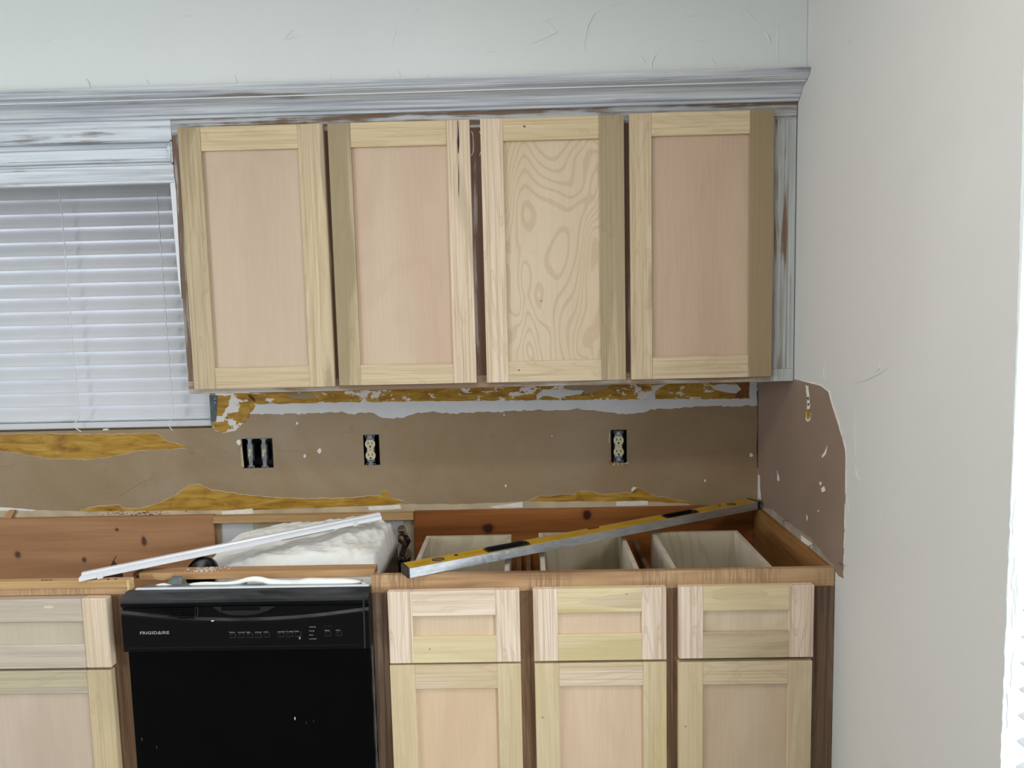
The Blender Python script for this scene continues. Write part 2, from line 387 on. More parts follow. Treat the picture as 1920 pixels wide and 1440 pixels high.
# trowel ridges left in the skim coat: thin raised curls
def ridges(items, parent, plane, width=.0019):
    m = MB()
    for (pts, wdt) in items:
        P = [at(px, py, y=-.3755) if plane == 's' else at(px, py, x=0) for px, py in pts]
        Q = []
        for i in range(len(P)-1):
            for k in range(4): Q.append(P[i].lerp(P[i+1], k/4))
        Q.append(P[-1]); n = len(Q)
        m.tube(Q, [max(.0002, wdt*width*math.sin(math.pi*(i+.3)/(n-.4+.1))) for i in range(n)], 6)
    o = m.build('plaster_ridge', M['soffit'] if plane == 's' else M['greige'], parent); o['kind'] = 'stuff'; return o
ridges([([(160, 145), (166, 155), (170, 167)], 1.7), ([(273, 146), (277, 153), (281, 160)], 1), ([(440, 140), (443, 150), (443, 158)], .9), ([(530, 76), (545, 60), (552, 55)], .9), ([(528, 75), (550, 71), (563, 67)], .9),
        ([(342, 33), (352, 29), (368, 28)], .8), ([(618, 140), (622, 150)], .8), ([(745, 128), (751, 145)], .9), ([(735, 85), (742, 62), (745, 50)], .6), ([(802, 140), (803, 147)], .8), ([(80, 80), (104, 73)], .6),
        ([(987, 86), (1010, 77), (1042, 62), (1046, 58)], 1.1), ([(1018, 36), (1032, 46), (1048, 64)], .8), ([(1011, 42), (1040, 35)], .7), ([(1096, 98), (1096, 78), (1101, 50), (1114, 26), (1132, 16)], 1.1), ([(1140, 10), (1158, 8), (1174, 4)], .9),
        ([(1198, 101), (1204, 113), (1210, 120)], 1.1), ([(1234, 99), (1224, 110), (1221, 120), (1224, 133)], 1.3), ([(1330, 106), (1342, 124)], .9), ([(1275, 31), (1300, 30), (1306, 31)], .9), ([(1388, 14), (1405, 28), (1416, 40)], .8),
        ([(1433, 57), (1441, 70), (1447, 85)], 1.2), ([(1457, 30), (1458, 80), (1458, 125)], .7), ([(1472, 76), (1484, 88)], .8), ([(1300, 77), (1330, 75)], .5), ([(912, 95), (928, 100)], .6), ([(778, 20), (786, 16)], .7)], so, 's')
ridges([([(1597, 70), (1590, 85)], .8), ([(1604, 870), (1606, 890), (1613, 903)], 1.2), ([(1600, 720), (1625, 712), (1650, 700), (1665, 690)], 1.0), ([(1640, 700), (1650, 690), (1648, 680)], .9), ([(1546, 680), (1544, 700), (1548, 716)], 1.3), ([(1602, 760), (1603, 820), (1605, 870)], .7),
        ([(1588, 930), (1592, 960)], .7), ([(1650, 955), (1652, 975)], .8)], wr, 'r')

# reveal of the daylight window in the right wall: side, head, foot
t1 = struct(MB().box(.0001, .14, -1.2462, -1.2288, .19, 2.11).build('trim_1', M['jamb']))
ed = MB(); rj = random.Random(5)
def edge_y(z): return -1.2466+max(0, z-.9)*.006+max(0, z-1.45)*.018
pts = []; zz = .2
while zz < 2.1: pts.append((zz, edge_y(zz)+rj.uniform(-.0012, .0012)*(2.2 if zz < .85 or 1.1 < zz < 1.2 else 1))); zz += rj.uniform(.006, .02)
for nm, off, x_, mt in (('plaster_edge', 0, -.0012, M['greige']), ('torn_edge', -.0012, -.0006, M['jamb'])):
    ed = MB()
    for (a, ya), (b, yb_) in zip(pts, pts[1:]):
        oa_, ob2 = off*rj.uniform(.2, 1.6), off*rj.uniform(.2, 1.6)
        q4 = [(-1.2270, a), (-1.2270, b), (yb_+ob2, b), (ya+oa_, a)]
        v4 = [ed.bm.verts.new((x_, y_, z_)) for y_, z_ in q4]; w4 = [ed.bm.verts.new((.0008, y_, z_)) for y_, z_ in q4]
        ed.bm.faces.new(v4); ed.bm.faces.new(w4[::-1])
        for i in range(4): ed.bm.faces.new((v4[i], v4[(i+1) % 4], w4[(i+1) % 4], w4[i]))
    ed.build(nm, mt, t1)['kind'] = 'stuff'
cr = MB()
for k in range(9):      # cracks and plaster crumbs in the reveal
    z0 = rj.uniform(.7, 1.7); x = rj.uniform(.006, .016); P = [Vector((x, -1.2468, z0))]
    for q in range(5): P.append(P[-1]+Vector((rj.uniform(-.003, .003), 0, -rj.uniform(.006, .018))))
    for p in P: p.x = min(max(p.x, .002), .02)
    cr.tube(P, .0006, 5)
cr.build('plaster_ridge', M['jamb'], t1)['kind'] = 'stuff'
# frame and glass of that window
w2 = struct(MB().box(.11, .135, -2.72, -1.26, .19, .25).box(.11, .135, -2.72, -1.26, 2.05, 2.11).box(.11, .135, -1.31, -1.246, .25, 2.05).box(.11, .135, -2.75, -2.68, .25, 2.05).build('window_2', M['window_white']))
def glass_mat():
    m = bpy.data.materials.new('window_glass'); m.use_nodes = True; t = m.node_tree; t.nodes.clear()
    o = t.nodes.new('ShaderNodeOutputMaterial'); mx = t.nodes.new('ShaderNodeMixShader'); tr = t.nodes.new('ShaderNodeBsdfTransparent'); gl = t.nodes.new('ShaderNodeBsdfGlossy')
    gl.inputs['Roughness'].default_value = .02; mx.inputs[0].default_value = .07; t.links.new(tr.outputs[0], mx.inputs[1]); t.links.new(gl.outputs[0], mx.inputs[2]); t.links.new(mx.outputs[0], o.inputs[0]); return m
GLASS = glass_mat()
MB().box(.118, .122, -2.68, -1.31, .25, 2.05).build('pane', GLASS, w2)
rb = thing('window_blind', (.05, -1.98, 2.09), 'white slatted blind in the bright window at the right edge of the photo', 'blind')
z = 2.04; a = math.radians(24); first = None
while z > .22:
    if first is None:
        m = MB(); hw = .021
        prof = [(-hw, -.0015), (0, .0012), (hw, -.0015), (hw, .0005), (0, .0032), (-hw, .0005)]
        ca, sa = math.cos(a), math.sin(a)
        A = [m.bm.verts.new((px*ca-pz*sa, -.69, px*sa+pz*ca)) for px, pz in prof]; B = [m.bm.verts.new((px*ca-pz*sa, .715, px*sa+pz*ca)) for px, pz in prof]
        for i in range(6): m.bm.faces.new((A[i], A[(i+1) % 6], B[(i+1) % 6], B[i]))
        m.bm.faces.new(A[::-1]); m.bm.faces.new(B)
        first = m.build('slat', M['blind'], rb, local=True); o = first
    else: o = first.copy(); col.objects.link(o); o.parent = rb
    o.location = (-.019, 0, z-2.09); z -= .043
MB().box(.03, .075, -2.68, -1.262, 2.06, 2.1).build('head_rail', M['blind'], rb)
MB().box(.03, .06, -2.68, -1.262, .2, .215).build('bottom_rail', M['blind'], rb)
for y in (-1.42, -1.98, -2.5): MB().tube([(.02, y, 2.07), (.02, y, .21)], .0012, 5).build('ladder_cord', M['cord'], rb)

# ---- layers on the back wall
def P2(*a): return [Vector(q) for q in a]
rp = random.Random(3)
# white band under the wall cabinet and the strip up the corner
struct_white = patch('white_paint_band', [(470, 755), (840, 751), (1380, 747), (1405, 746), (1405, 716), (1420, 716), (1420, 760), (1340, 762), (1260, 765), (1222, 768), (1205, 773), (1188, 776), (1160, 775), (1110, 770), (1083, 766), (1075, 768), (1000, 769), (940, 772), (850, 775), (812, 772), (790, 773), (758, 782), (730, 785), (715, 783), (702, 776), (692, 772), (665, 776), (640, 773), (560, 776), (478, 777), (468, 776)], M['white_coat'], wb, amp=1.7, step=6, thick=.001)
patch('flaking_patch', [(462, 738), (1404, 712), (1404, 747), (1290, 748), (1080, 749), (840, 752), (600, 755), (478, 758)], M['ochre_flaky'], wb, amp=1, thick=.0008, base=.0004)
patch('tan_paint_patch', [(535, 738), (590, 737), (588, 744), (575, 748), (548, 747)], M['tan'], wb, amp=1, thick=.0006, base=.0013)
patch('tan_paint_patch', [(1055, 722), (1145, 720), (1140, 727), (1118, 735), (1098, 738), (1092, 732), (1060, 731)], M['tan'], wb, amp=1, thick=.0006, base=.0013)
patch('white_paint_patch', [(1212, 752), (1226, 722), (1250, 720), (1230, 735), (1224, 752)], M['white_coat'], wb, amp=1.5, thick=.0006, base=.0013)
patch('white_paint_patch', [(1005, 742), (1018, 730), (1095, 731), (1090, 738), (1056, 742), (1050, 746), (1020, 742), (1008, 749)], M['white_coat'], wb, amp=1.5, thick=.0006, base=.0013)
patch('white_paint_patch', [(1330, 722), (1388, 720), (1390, 728), (1383, 737), (1366, 735), (1340, 731)], M['white_coat'], wb, amp=1.5, thick=.0006, base=.0013)
patch('amber_paint_patch', [(1380, 718), (1404, 717), (1404, 746), (1378, 747), (1382, 736), (1390, 730)], plain('amber_varnish', c(128, 78, 22), .5, var=.15), wb, amp=.6, thick=.0006, base=.0015)
cornr = [(404, 738), (480, 738), (482, 757), (474, 770), (462, 782), (455, 794), (440, 806), (420, 811), (402, 808)]
torn(cornr, M['ochre_corner'], wb, amp=1.5, step=7, lip=1.0, name='flaking_patch')
for q in ([(405, 742), (432, 741), (430, 756), (415, 780), (406, 778)], [(398, 792), (425, 789), (434, 800), (420, 810), (402, 808)], [(452, 760), (468, 758), (470, 770), (458, 790), (444, 796), (440, 780)]):
    patch('ochre_patch', q, M['ochre'], wb, amp=2.2, step=5, thick=.0006, base=.0014)
# steel corner bead with two holes, beside the blind
cbm = MB(); p0 = at(393, 741, y=0); p1 = at(408, 741, y=0); p2 = at(396, 790, y=0); p3 = at(405, 790, y=0)
cbm.poly([p0, p1, at(407, 770, y=0), p3, p2], (0, -1, 0), .0028)
cb = cbm.build('corner_bead', M['bead'], wb)
for (px, py) in ((403, 748), (403, 755)):
    p = at(px, py, y=-.0028); MB().disc(p, (0, -1, 0), .0016, .0006, 8).build('nail_hole', M['gypsum'], cb)
# ochre strips below
win_o = [(-20, 815), (60, 813), (180, 814), (290, 812), (306, 820), (312, 828), (348, 836), (350, 840), (262, 845), (205, 857), (160, 861), (90, 860), (40, 850), (-20, 842)]
torn(win_o, M['ochre'], wb, amp=0.9, step=7, lip=0.35)
lo = [(150, 956), (185, 949), (222, 946), (232, 953), (262, 953), (300, 943), (330, 928), (349, 914), (356, 909), (374, 909), (398, 919), (480, 930), (560, 935), (640, 934), (714, 929), (717, 922), (724, 920), (730, 924), (734, 934), (762, 941), (740, 947), (600, 954), (480, 960), (400, 962), (160, 962)]
torn(lo, M['ochre'], wb, amp=0.8, step=8, lip=0.45)
ro = [(978, 941), (1000, 937), (1010, 930), (1040, 929), (1078, 927), (1082, 923), (1112, 921), (1116, 925), (1138, 927), (1160, 924), (1183, 924), (1195, 914), (1208, 920), (1230, 930), (1262, 936), (1300, 943), (1300, 946), (980, 944)]
torn(ro, M['ochre'], wb, amp=1.4, step=8, lip=.3)
patch('cream_board_strip', [(-20, 953), (60, 956), (160, 959), (400, 957), (480, 956), (600, 952), (760, 945), (880, 945), (985, 940), (1200, 940), (1290, 944), (1300, 951), (1200, 958), (777, 968), (-20, 985)], M['cream'], wb, amp=.6, step=12, thick=.0008, base=.0013)
for q in ([(415, 959), (474, 953), (475, 963), (417, 965)], [(690, 950), (750, 946), (752, 954), (692, 957)], [(1155, 940), (1215, 939), (1215, 947), (1156, 949)], [(918, 950), (980, 941), (980, 951), (930, 953)], [(-20, 950), (40, 953), (68, 956), (60, 958), (-20, 957)]):
    patch('white_paint_patch', q, M['gypsum'], wb, amp=.4, step=9, thick=.0006, base=.0022)
rust = MB()
for k in range(70):
    px = rp.gauss(290, 32) if k < 45 else rp.gauss(215, 25); py = 962 + rp.uniform(-4, 4); p = at(px, py, y=-.0021); s_ = rp.uniform(.0004, .0016)
    rust.disc(p, (0, -1, 0), s_*1.6, .0006, 6, 1.6, .7)
rust.build('rust_stain', plain('rust_crumbs', c(120, 72, 40), .8, var=.2), wb)['kind'] = 'stuff'
# small chips of torn paint
for i, (px, py, s_) in enumerate([(572, 855, 3.5), (599, 845, 5), (557, 794, 3), (448, 830, 6), (948, 911, 2.5), (1190, 918, 7), (1322, 901, 2.5), (1418, 945, 0), (1408, 853, 4), (1035, 818, 1.4), (945, 778, 2)]):
    if not s_: continue
    q = [(px+s_*math.cos(k)*rp.uniform(.5, 1.1), py+s_*math.sin(k)*rp.uniform(.6, 1.3)) for k in [j*.785 for j in range(8)]]
    patch('paint_chip', q, M['gypsum'], wb, amp=0, thick=.0012)
crk = MB()
for pth in ([(222, 932), (240, 920), (262, 906), (280, 898), (293, 889)], [(0, 873), (18, 875), (30, 868), (60, 866), (85, 865)], [(515, 846), (545, 845), (575, 848), (583, 855)], [(1420, 790), (1421, 830), (1420, 870)], [(1240, 818), (1210, 822), (1206, 820)], [(1278, 812), (1300, 806), (1330, 800)], [(636, 814), (650, 811), (672, 812)],
            [(370, 828), (380, 832)], [(640, 935), (780, 930), (900, 925), (920, 908)]):
    crk.tube([at(px, py, y=-.0002) for px, py in pth], .0008, 5)
crk.build('paint_ridge', M['tan'], wb)['kind'] = 'stuff'

# ---- layers on the right wall: old brown paint with a torn white lip
br = [(1421, 718), (1492, 712), (1510, 716), (1540, 724), (1553, 735), (1561, 760), (1572, 795), (1585, 842), (1586, 870), (1584, 980), (1581, 1084), (1574, 1080), (1560, 1062), (1500, 1008), (1423, 942)]
patch('torn_paper_edge', [(1489, 712), (1510, 714), (1542, 722.5), (1556, 734), (1563, 760), (1574, 795), (1586, 842), (1586, 870), (1584.5, 980), (1582, 1085), (1575, 1086), (1560, 850), (1540, 735)], M['gypsum'], wr, plane='x', amp=2.0, step=8, thick=.001)
patch('old_brown_paint', br, plain('old_brown_wall_paint', c(140, 119, 104), .55, var=.05, sc=5), wr, plane='x', amp=.7, step=14, thick=.0016)
for q in ([(1511, 722), (1516, 724), (1518, 745), (1519, 765), (1521, 778), (1519, 788), (1515, 791), (1511, 786), (1511, 775), (1514, 762), (1513, 740)],
          [(1541, 855), (1547, 848), (1551, 835), (1549, 852), (1543, 858)], [(1536, 905), (1540, 903), (1541, 908), (1538, 911)], [(1457, 882), (1460, 890), (1462, 903), (1458, 900)], [(1540, 915), (1546, 912), (1548, 920), (1542, 924)],
          [(1422, 890), (1424, 890), (1427, 938), (1422, 936)], [(1512, 965), (1515, 972), (1513, 978)], [(1533, 956), (1536, 957), (1535, 960)]):
    patch('paint_chip', q, M['gypsum'], wr, plane='x', amp=.6, step=5, thick=.0008, base=.0014)
patch('ochre_patch', [(1512, 768), (1519, 766), (1520, 780), (1515, 788), (1512, 782)], M['ochre'], wr, plane='x', amp=.3, step=5, thick=.0005, base=.0021)
for q in ([(1513, 745), (1517, 744), (1517, 750), (1514, 750)], [(1514, 757), (1518, 756), (1517, 761), (1514, 760)]):
    patch('ochre_patch', q, M['brass'], wr, plane='x', amp=.3, step=5, thick=.0005, base=.0021)
patch('gypsum_remnant', [(1436, 952), (1450, 955), (1470, 972), (1500, 995), (1520, 1010), (1545, 1040), (1560, 1056), (1566, 1062), (1556, 1062), (1500, 1016), (1460, 984), (1434, 960)], plain('dusty_plaster_remnant', c(160, 146, 128), .8, var=.1), wr, plane='x', amp=1.3, step=8, thick=.002, base=.0012)
patch('gypsum_remnant', [(1502, 1003), (1522, 1018), (1523, 1028), (1503, 1014)], M['gypsum'], wr, plane='x', amp=.5, thick=.001, base=.003)
nl = MB()
for a_, b_ in (((1467, 975), (1475, 977)), ((1517, 1024), (1521, 1022)), ((1571, 1055), (1580, 1062)), ((1468, 975), (1467, 986))):
    nl.tube([at(*a_, x=-.004), at(*b_, x=-.012)], .0012, 6)
nl.build('bent_nail', M['steel'], wr)['kind'] = 'stuff'
cg = MB(); cg.tube([at(1421, 730, y=-.002), at(1421, 800, y=-.002), at(1420, 840, y=-.002), at(1421, 878, y=-.002)], [.0009, .0013, .0026, .0012], 6)
cg.tube([at(1420, 798, y=-.003), at(1425, 803, y=-.012), at(1427, 812, y=-.012)], .0012, 6)
cg.build('corner_crack', M['slot'], wb)

# ================================================================== WINDOW WITH BLIND (left)
w1 = struct(MB().box(WIN[0], WIN[1], .085, .115, WIN[2], 1.2).box(WIN[0], WIN[1], .085, .115, 1.95, 2.0).box(WIN[0], WIN[0]+.04, .085, .115, 1.2, 1.95).box(WIN[1]-.04, WIN[1], .085, .115, 1.2, 1.95).box(-2.35, -2.31, .085, .115, 1.2, 1.95).build('window_1', M['window_white']))
MB().box(WIN[0]+.04, WIN[1]-.04, .098, .102, 1.2, 1.95).build('pane', GLASS, w1)
bl = thing('window_blind', (-2.3, .03, 1.97), 'closed white slatted blind in the window left of the wall cabinet', 'blind')
zs0 = at(0, 374, y=.012).z; pitch = .0452; a = math.radians(72)
prof = [(-.0255, 0), (-.013, .0022), (0, .003), (.013, .0022), (.0255, 0), (.0262, -.0012), (.0255, -.0032), (.013, -.0008), (0, 0), (-.013, -.0008), (-.0255, -.003)]
m = MB(); A = []; B = []
for u_, h_ in prof:     # u_ runs down the slat, h_ is its crown towards the room
    yy = -(h_*math.sin(a)) + u_*math.cos(a)*-1; zz_ = -u_*math.sin(a) + h_*math.cos(a)
    A.append(m.bm.verts.new((-.52, yy, zz_))); B.append(m.bm.verts.new((.497, yy, zz_)))
for i in range(11): m.bm.faces.new((A[i], A[(i+1) % 11], B[(i+1) % 11], B[i]))
m.bm.faces.new(A[::-1]); m.bm.faces.new(B)
first = m.build('slat', M['blind'], bl, local=True)
k = 0; zc_ = zs0+.022
while zc_ > 1.215:
    o = first if k == 0 else first.copy()
    if k: col.objects.link(o); o.parent = bl
    o.location = (0, -.002, zc_-1.97); o.rotation_euler = (0, R.uniform(-.0012, .0012), 0); zc_ -= pitch; k += 1
MB().box(-2.82, -1.803, .012, .05, 1.1715, 1.192, .003, 2).build('bottom_rail', M['blind'], bl)
MB().box(-2.82, -1.803, .014, .046, 1.1955, 1.1995, .0015).build('bottom_rail', M['blind'], bl)
MB().box(-2.82, -1.803, .008, .055, 1.965, 1.998, .002).build('head_rail', M['blind'], bl)
def cordpath(pix, yv=-.002): return [at(px, py, y=yv) for px, py in pix]
MB().tube(cordpath([(110, 354), (116, 400), (122, 480), (130, 560), (135, 640), (143, 720), (149, 782), (139, 795), (143, 804), (152, 809)], -.012), .0017, 6).build('lift_cord', M['cord'], bl)
MB().tube(cordpath([(293, 352), (297, 400), (300, 450), (306, 530), (311, 600), (316, 660), (322, 740), (326, 782), (315, 792), (318, 800), (323, 807)], -.012), .0012, 6).build('lift_cord', M['cord'], bl)
tw = MB()
for i in range(17):     # short bright ladder rungs on the second cord
    py = 358+i*25.6; px = 293+(py-352)*.0755; tw.tube(cordpath([(px, py), (px+1.2, py+10)], -.0145), .0022, 6)
tw.build('ladder_cord', M['cord'], bl)['kind'] = 'stuff'
MB().box(-2.16, -2.145, -.004, .006, 1.166, 1.17).build('cord_knot', M['cord'], bl)

# ================================================================== WALL CABINET
UF, UB, UT, UD = -.3153, 1.3128, 2.11, -.335
WHITE = c(190, 193, 199); BRN = c(110, 82, 62)
bz = dict(fill=brushed('primed_filler_strip', 'Z', c(186, 190, 188), c(140, 126, 112), .30, 16, grey=c(158, 160, 156)), top=brushed('primed_top_rail', 'X', c(186, 188, 190), c(112, 90, 74), .42, 1), mid=brushed('primed_mullion', 'Z', c(150, 138, 132), c(98, 72, 56), .62, 2),
          right=brushed('primed_right_stile', 'Z', c(190, 192, 190), c(126, 96, 76), .43, 13, grey=c(150, 148, 146)), bot=brushed('primed_bottom_rail', 'X', c(188, 178, 168), c(140, 114, 94), .56, 4),
          left=brushed('primed_left_stile', 'Z', c(184, 178, 172), c(116, 92, 76), .52, 5))
wc = thing('wall_cabinet', (-.86, 0, UB), 'long wall cabinet with four unpainted shaker doors and a scraped frame', 'cabinet')
MB().box(-1.7193, -1.703, UF+.019, -.002, UB+.004, UT).build('side_panel', brushed('primed_side', 'Z', c(206, 204, 200), BRN, .4, 6), wc)
MB().box(-.020, -.003, UF+.019, -.002, UB+.004, UT).build('side_panel', bz['right'], wc)
MB().box(-1.703, -.02, UF+.019, -.002, UB+.012, UB+.028).build('bottom_panel', M['fir_x'], wc)
MB().box(-1.703, -.02, -.012, -.002, UB+.028, UT).build('back_panel', M['fir_x'], wc)
MB().box(-1.7193, -.0675, UF, UF+.019, UB, UB+.035, .001).build('rail', bz['bot'], wc)
MB().box(-.0670, -.0025, UF, UF+.019, UB, UB+.035, .001).build('rail', bz['fill'], wc)
MB().box(-1.7193, -.0025, UF, UF+.019, 2.03, UT, .001).build('rail', bz['top'], wc)
for x0, x1, mk in ((-1.7193, -1.682, 'left'), (-1.305, -1.265, 'mid'), (-.912, -.845, 'mid'), (-.49, -.44, 'mid'), (-.092, -.024, 'right'), (-.0235, -.0025, 'fill')):
    MB().box(x0, x1, UF+(.0012 if mk == 'fill' else .0003), UF+.019, UB+.035, 2.03, .001).build('stile', bz[mk], wc)
# light primer strip that the blind side of the left stile shows
MB().poly([at(319, 345, y=UF-.001), at(327, 334, y=UF-.001), at(330, 360, y=UF-.001), at(336, 480, y=UF-.001), at(340, 560, y=UF-.001), at(334, 520, y=UF-.001), at(326, 430, y=UF-.001)], (0, 1, 0), .012).build('edge_strip', M['vinyl'], wc)

def shaker(name, parent, x0, x1, z0, z1, xs0, xs1, zr0, zr1, yf, th, mats, panel, chamfer=.0012):
    """door or drawer front: a plywood panel (the door itself) with two stiles and two rails as its children"""
    e = MB().box(xs0-.006, xs1+.006, yf+.008, yf+.0135, zr0-.006, zr1+.006).build(name, panel, parent)
    ls, rs, tr, bo = mats
    for nm, a0, a1, b0, b1, mt in (('stile', x0, xs0, z0, z1, ls), ('stile', xs1, x1, z0, z1, rs), ('rail', xs0, xs1, zr1, z1, tr), ('rail', xs0, xs1, z0, zr0, bo)):
        m = MB().box(a0, a1, yf, yf+th, b0, b1, chamfer)
        ob = m.build(nm, mt, parent); ob.parent = e
    return e
TH = .019
GH = c(150, 138, 102)
d1 = shaker('door', wc, -1.694, -1.2935, 1.3265, 2.048, -1.631, -1.364, 1.3865, 1.983, UD, TH,
    (poplar('Z', 1, 'green', c(160, 146, 108), .03), poplar('Z', 2, 'mid', c(168, 154, 118), -.05), poplar('X', 3, 'gold'), poplar('X', 4, 'mid')), birch('birch_pinkish_left', c(202, 181, 156), c(198, 174, 150), c(172, 142, 112), 1, 5, .10))
tag(d1, 'door with a pinkish panel and greenish left stile')
d2 = shaker('door', wc, -1.281, -.893, 1.3285, 2.0475, -1.2185, -.957, 1.3858, 1.982, UD, TH,
    (poplar('Z', 5, 'green', c(158, 145, 106), .05), poplar('Z', 6, 'pale', c(188, 172, 138), -.06, .4), poplar('X', 7, 'gold'), poplar('X', 8, 'mid')), birch('birch_pinkish_centre', c(205, 183, 156), c(200, 172, 148), c(172, 142, 112), 2.3, 5, .10))
tag(d2, 'door with a dark split in its right stile')
d3 = shaker('door', wc, -.864, -.4745, 1.328, 2.0483, -.802, -.5425, 1.3865, 1.987, UD, TH,
    (poplar('Z', 9, 'pale', c(180, 166, 140), -.06, .4), poplar('Z', 10, 'green', c(166, 152, 112), .06), poplar('X', 11, 'gold'), poplar('X', 12, 'mid')), birch('birch_figured', c(213, 193, 162), c(208, 186, 154), c(176, 150, 116), 5.2, 30, .42))
tag(d3, 'door with a strongly figured pale panel')
d4 = shaker('door', wc, -.4598, -.0702, 1.328, 2.051, -.400, -.1348, 1.3895, 1.989, UD, TH,
    (poplar('Z', 13, 'mid', c(172, 158, 122), -.06, .35), poplar('Z', 14, 'green', c(152, 136, 98), .04), poplar('X', 15, 'gold'), poplar('X', 16, 'mid')), birch('birch_rosy', c(198, 172, 146), c(190, 163, 138), c(160, 130, 104), 7.1, 4, .06))
tag(d4, 'door with the rosiest panel')
# split in the stile of door two, knots
MB().poly([at(px, py, y=UD-.0004) for px, py in ((857.5, 226), (859, 226), (860.5, 250), (861.5, 268), (860, 288), (858.5, 286), (857, 266), (858, 250))], (0, 1, 0), .0008).build('split', M['slot'], d2).location = -wloc(d2)+wloc(d2)
bpy.data.objects['split'].location = (0, 0, 0)
MB().poly([at(px, py, y=UD-.0004) for px, py in ((859.5, 300), (861, 330), (860.5, 370), (859.5, 360))], (0, 1, 0), .0008).build('split', M['slot'], d2)
KN = plain('knot_brown', c(112, 84, 54), .6, var=.3, sc=300)
def knot(px, py, y, r, par, sx=1.3):
    return MB().disc(at(px, py, y=y-.0003), (0, -1, 0), r, .0004, 10, sx, .9).build('knot', KN, par)
knot(983, 237, UD, .0028, d3); knot(1015, 564, UD+.008, .0025, d3, .7); knot(1020, 585, UD+.008, .0012, d3, .6); knot(973, 694, UD, .0022, d3)
# hinge outlines left on the mullion
for px in (884, 899):
    hg = MB(); q = [(px, 246), (px+2.5, 252), (px+3.5, 270), (px+3, 284), (px, 292)]
    hg.tube([at(a_, b_, y=UF-.0004) for a_, b_ in q], .0009, 6); hg.build('hinge_mark', M['gypsum'], wc)

# ================================================================== CROWN MOULDING AND VALANCE
CW = brushed('whitewashed_crown', 'X', c(205, 208, 212), c(138, 134, 136), .21, 8, grey=c(158, 162, 174))
prof = [(-.374, 2.137), (-.402, 2.137), (-.402, 2.131), (-.399, 2.127), (-.396, 2.1235), (-.393, 2.1225), (-.393, 2.1205), (-.388, 2.117), (-.380, 2.1135), (-.375, 2.1125), (-.3735, 2.1115), (-.3735, 2.110), (-.364, 2.1085), (-.354, 2.105),
        (-.345, 2.099), (-.339, 2.091), (-.335, 2.084), (-.332, 2.082), (-.3255, 2.0815), (-.3245, 2.0745), (-.3155, 2.074), (-.3155, 2.1095), (-.374, 2.1095)]
tag(struct(MB().sweep(prof, XL+.01, -.0012).build('trim_2', CW)), None)
VW = brushed('whitewashed_valance', 'X', c(216, 221, 226), c(140, 132, 130), .25, 9, grey=c(178, 181, 190))
vl = thing('window_valance', (-2.3, UF, 1.9), 'whitewashed wooden valance with a moulded recessed panel above the left window', 'valance')
VX1 = -1.7200; Y0 = UF
MB().box(-2.9, VX1, Y0, Y0+.016, 2.021, 2.11, .0008).build('board', VW, vl)
MB().box(-2.9, VX1, Y0, Y0+.016, 1.913, 1.953, .0008).build('board', VW, vl)
MB().box(-2.9, VX1, Y0-.002, Y0+.018, 1.9035, 1.9125, .002, 2).build('bottom_bead', VW, vl)
MB().box(-2.88, -1.7395, Y0+.0105, Y0+.016, 1.9725, 2.0015).build('panel', VW, vl)
def mould(z0, z1, flip):
    s = -1 if flip else 1; d = z1-z0
    pr = [(.002, 0), (-.005, .06), (-.007, .26), (-.001, .34), (.003, .38), (-.002, .46), (.004, .62), (.007, .82), (.006, .92), (.0135, 1.0), (.0145, 1.0), (.0145, 0)]
    return [(Y0+a_, (z1-d*b_) if not flip else (z0+d*b_)) for a_, b_ in pr]
MB().sweep(mould(2.0015, 2.021, False), -2.88, -1.7235).build('moulding', VW, vl)
MB().sweep(mould(1.953, 1.9725, True), -2.88, -1.7235).build('moulding', VW, vl)
mv = MB(); 
for x0, x1, y0 in ((-1.7395, -1.735, Y0+.0065), (-1.735, -1.729, Y0+.001), (-1.729, -1.7245, Y0-.003), (-1.7245, -1.7201, Y0-.001)):
    mv.box(x0, x1, y0, Y0+.012, 1.9725-(x0+1.7395)*.9, 2.0015+(x0+1.7395)*.9, .0006)
mv.build('moulding', VW, vl)

# ================================================================== BASE CABINET (right)
BF, BD = -.6103, -.630
pineR = pine('orange_stained_pine', c(150, 92, 46), c(170, 110, 60), c(112, 64, 28), c(66, 34, 18), 1, [])
bc = thing('base_cabinet', (-.58, 0, .0), 'topless brown base cabinet with three unpainted drawers over doors', 'cabinet')
# back board with its own knots, in the cabinet's local frame (x-(-.58))
def kn(px, py, rx, rz, ox): 
    p = at(px, py, y=-.022); return (p.x-ox, p.z, rx, rz)
pineR = pine('orange_stained_pine', c(146, 88, 42), c(166, 106, 54), c(112, 64, 28), c(64, 30, 16), 1, [kn(915, 991, .013, .011, -.58), kn(1101, 965, .010, .011, -.58)])
MB().box(at(777, 1000, y=-.022).x, -.0195, -.022, -.003, .1, H, .001).build('back_panel', pineR, bc)
MB().box(-.0185, -.0022, BF+.019, -.003, .1, H-.0005, .001).build('side_panel', wood('stained_side_panel', 'Y', c(160, 116, 66), c(142, 98, 54), c(96, 62, 34), 3), bc)
MB().box(-1.1529, -1.137, BF+.019, -.10, .1, .62).build('side_panel', M['fir_x'], bc)
MB().box(-1.137, -.0185, BF+.019, -.024, .1, .118).build('bottom_panel', M['fir_x'], bc)
MB().box(-1.1529, -.0015, BF, BF+.019, .8305, H, .0016, 2).build('rail', M['stain_x'], bc)
for x0, x1 in ((-1.0845, -.8005), (-.7295, -.4405), (-.3715, -.0785)): MB().box(x0, x1, BF+.0005, BF+.019, .63, .672, .001).build('rail', M['stain_dark'], bc)
MB().box(-1.1529, -.0015, BF, BF+.019, .1, .13, .001).build('rail', M['stain_x'], bc)
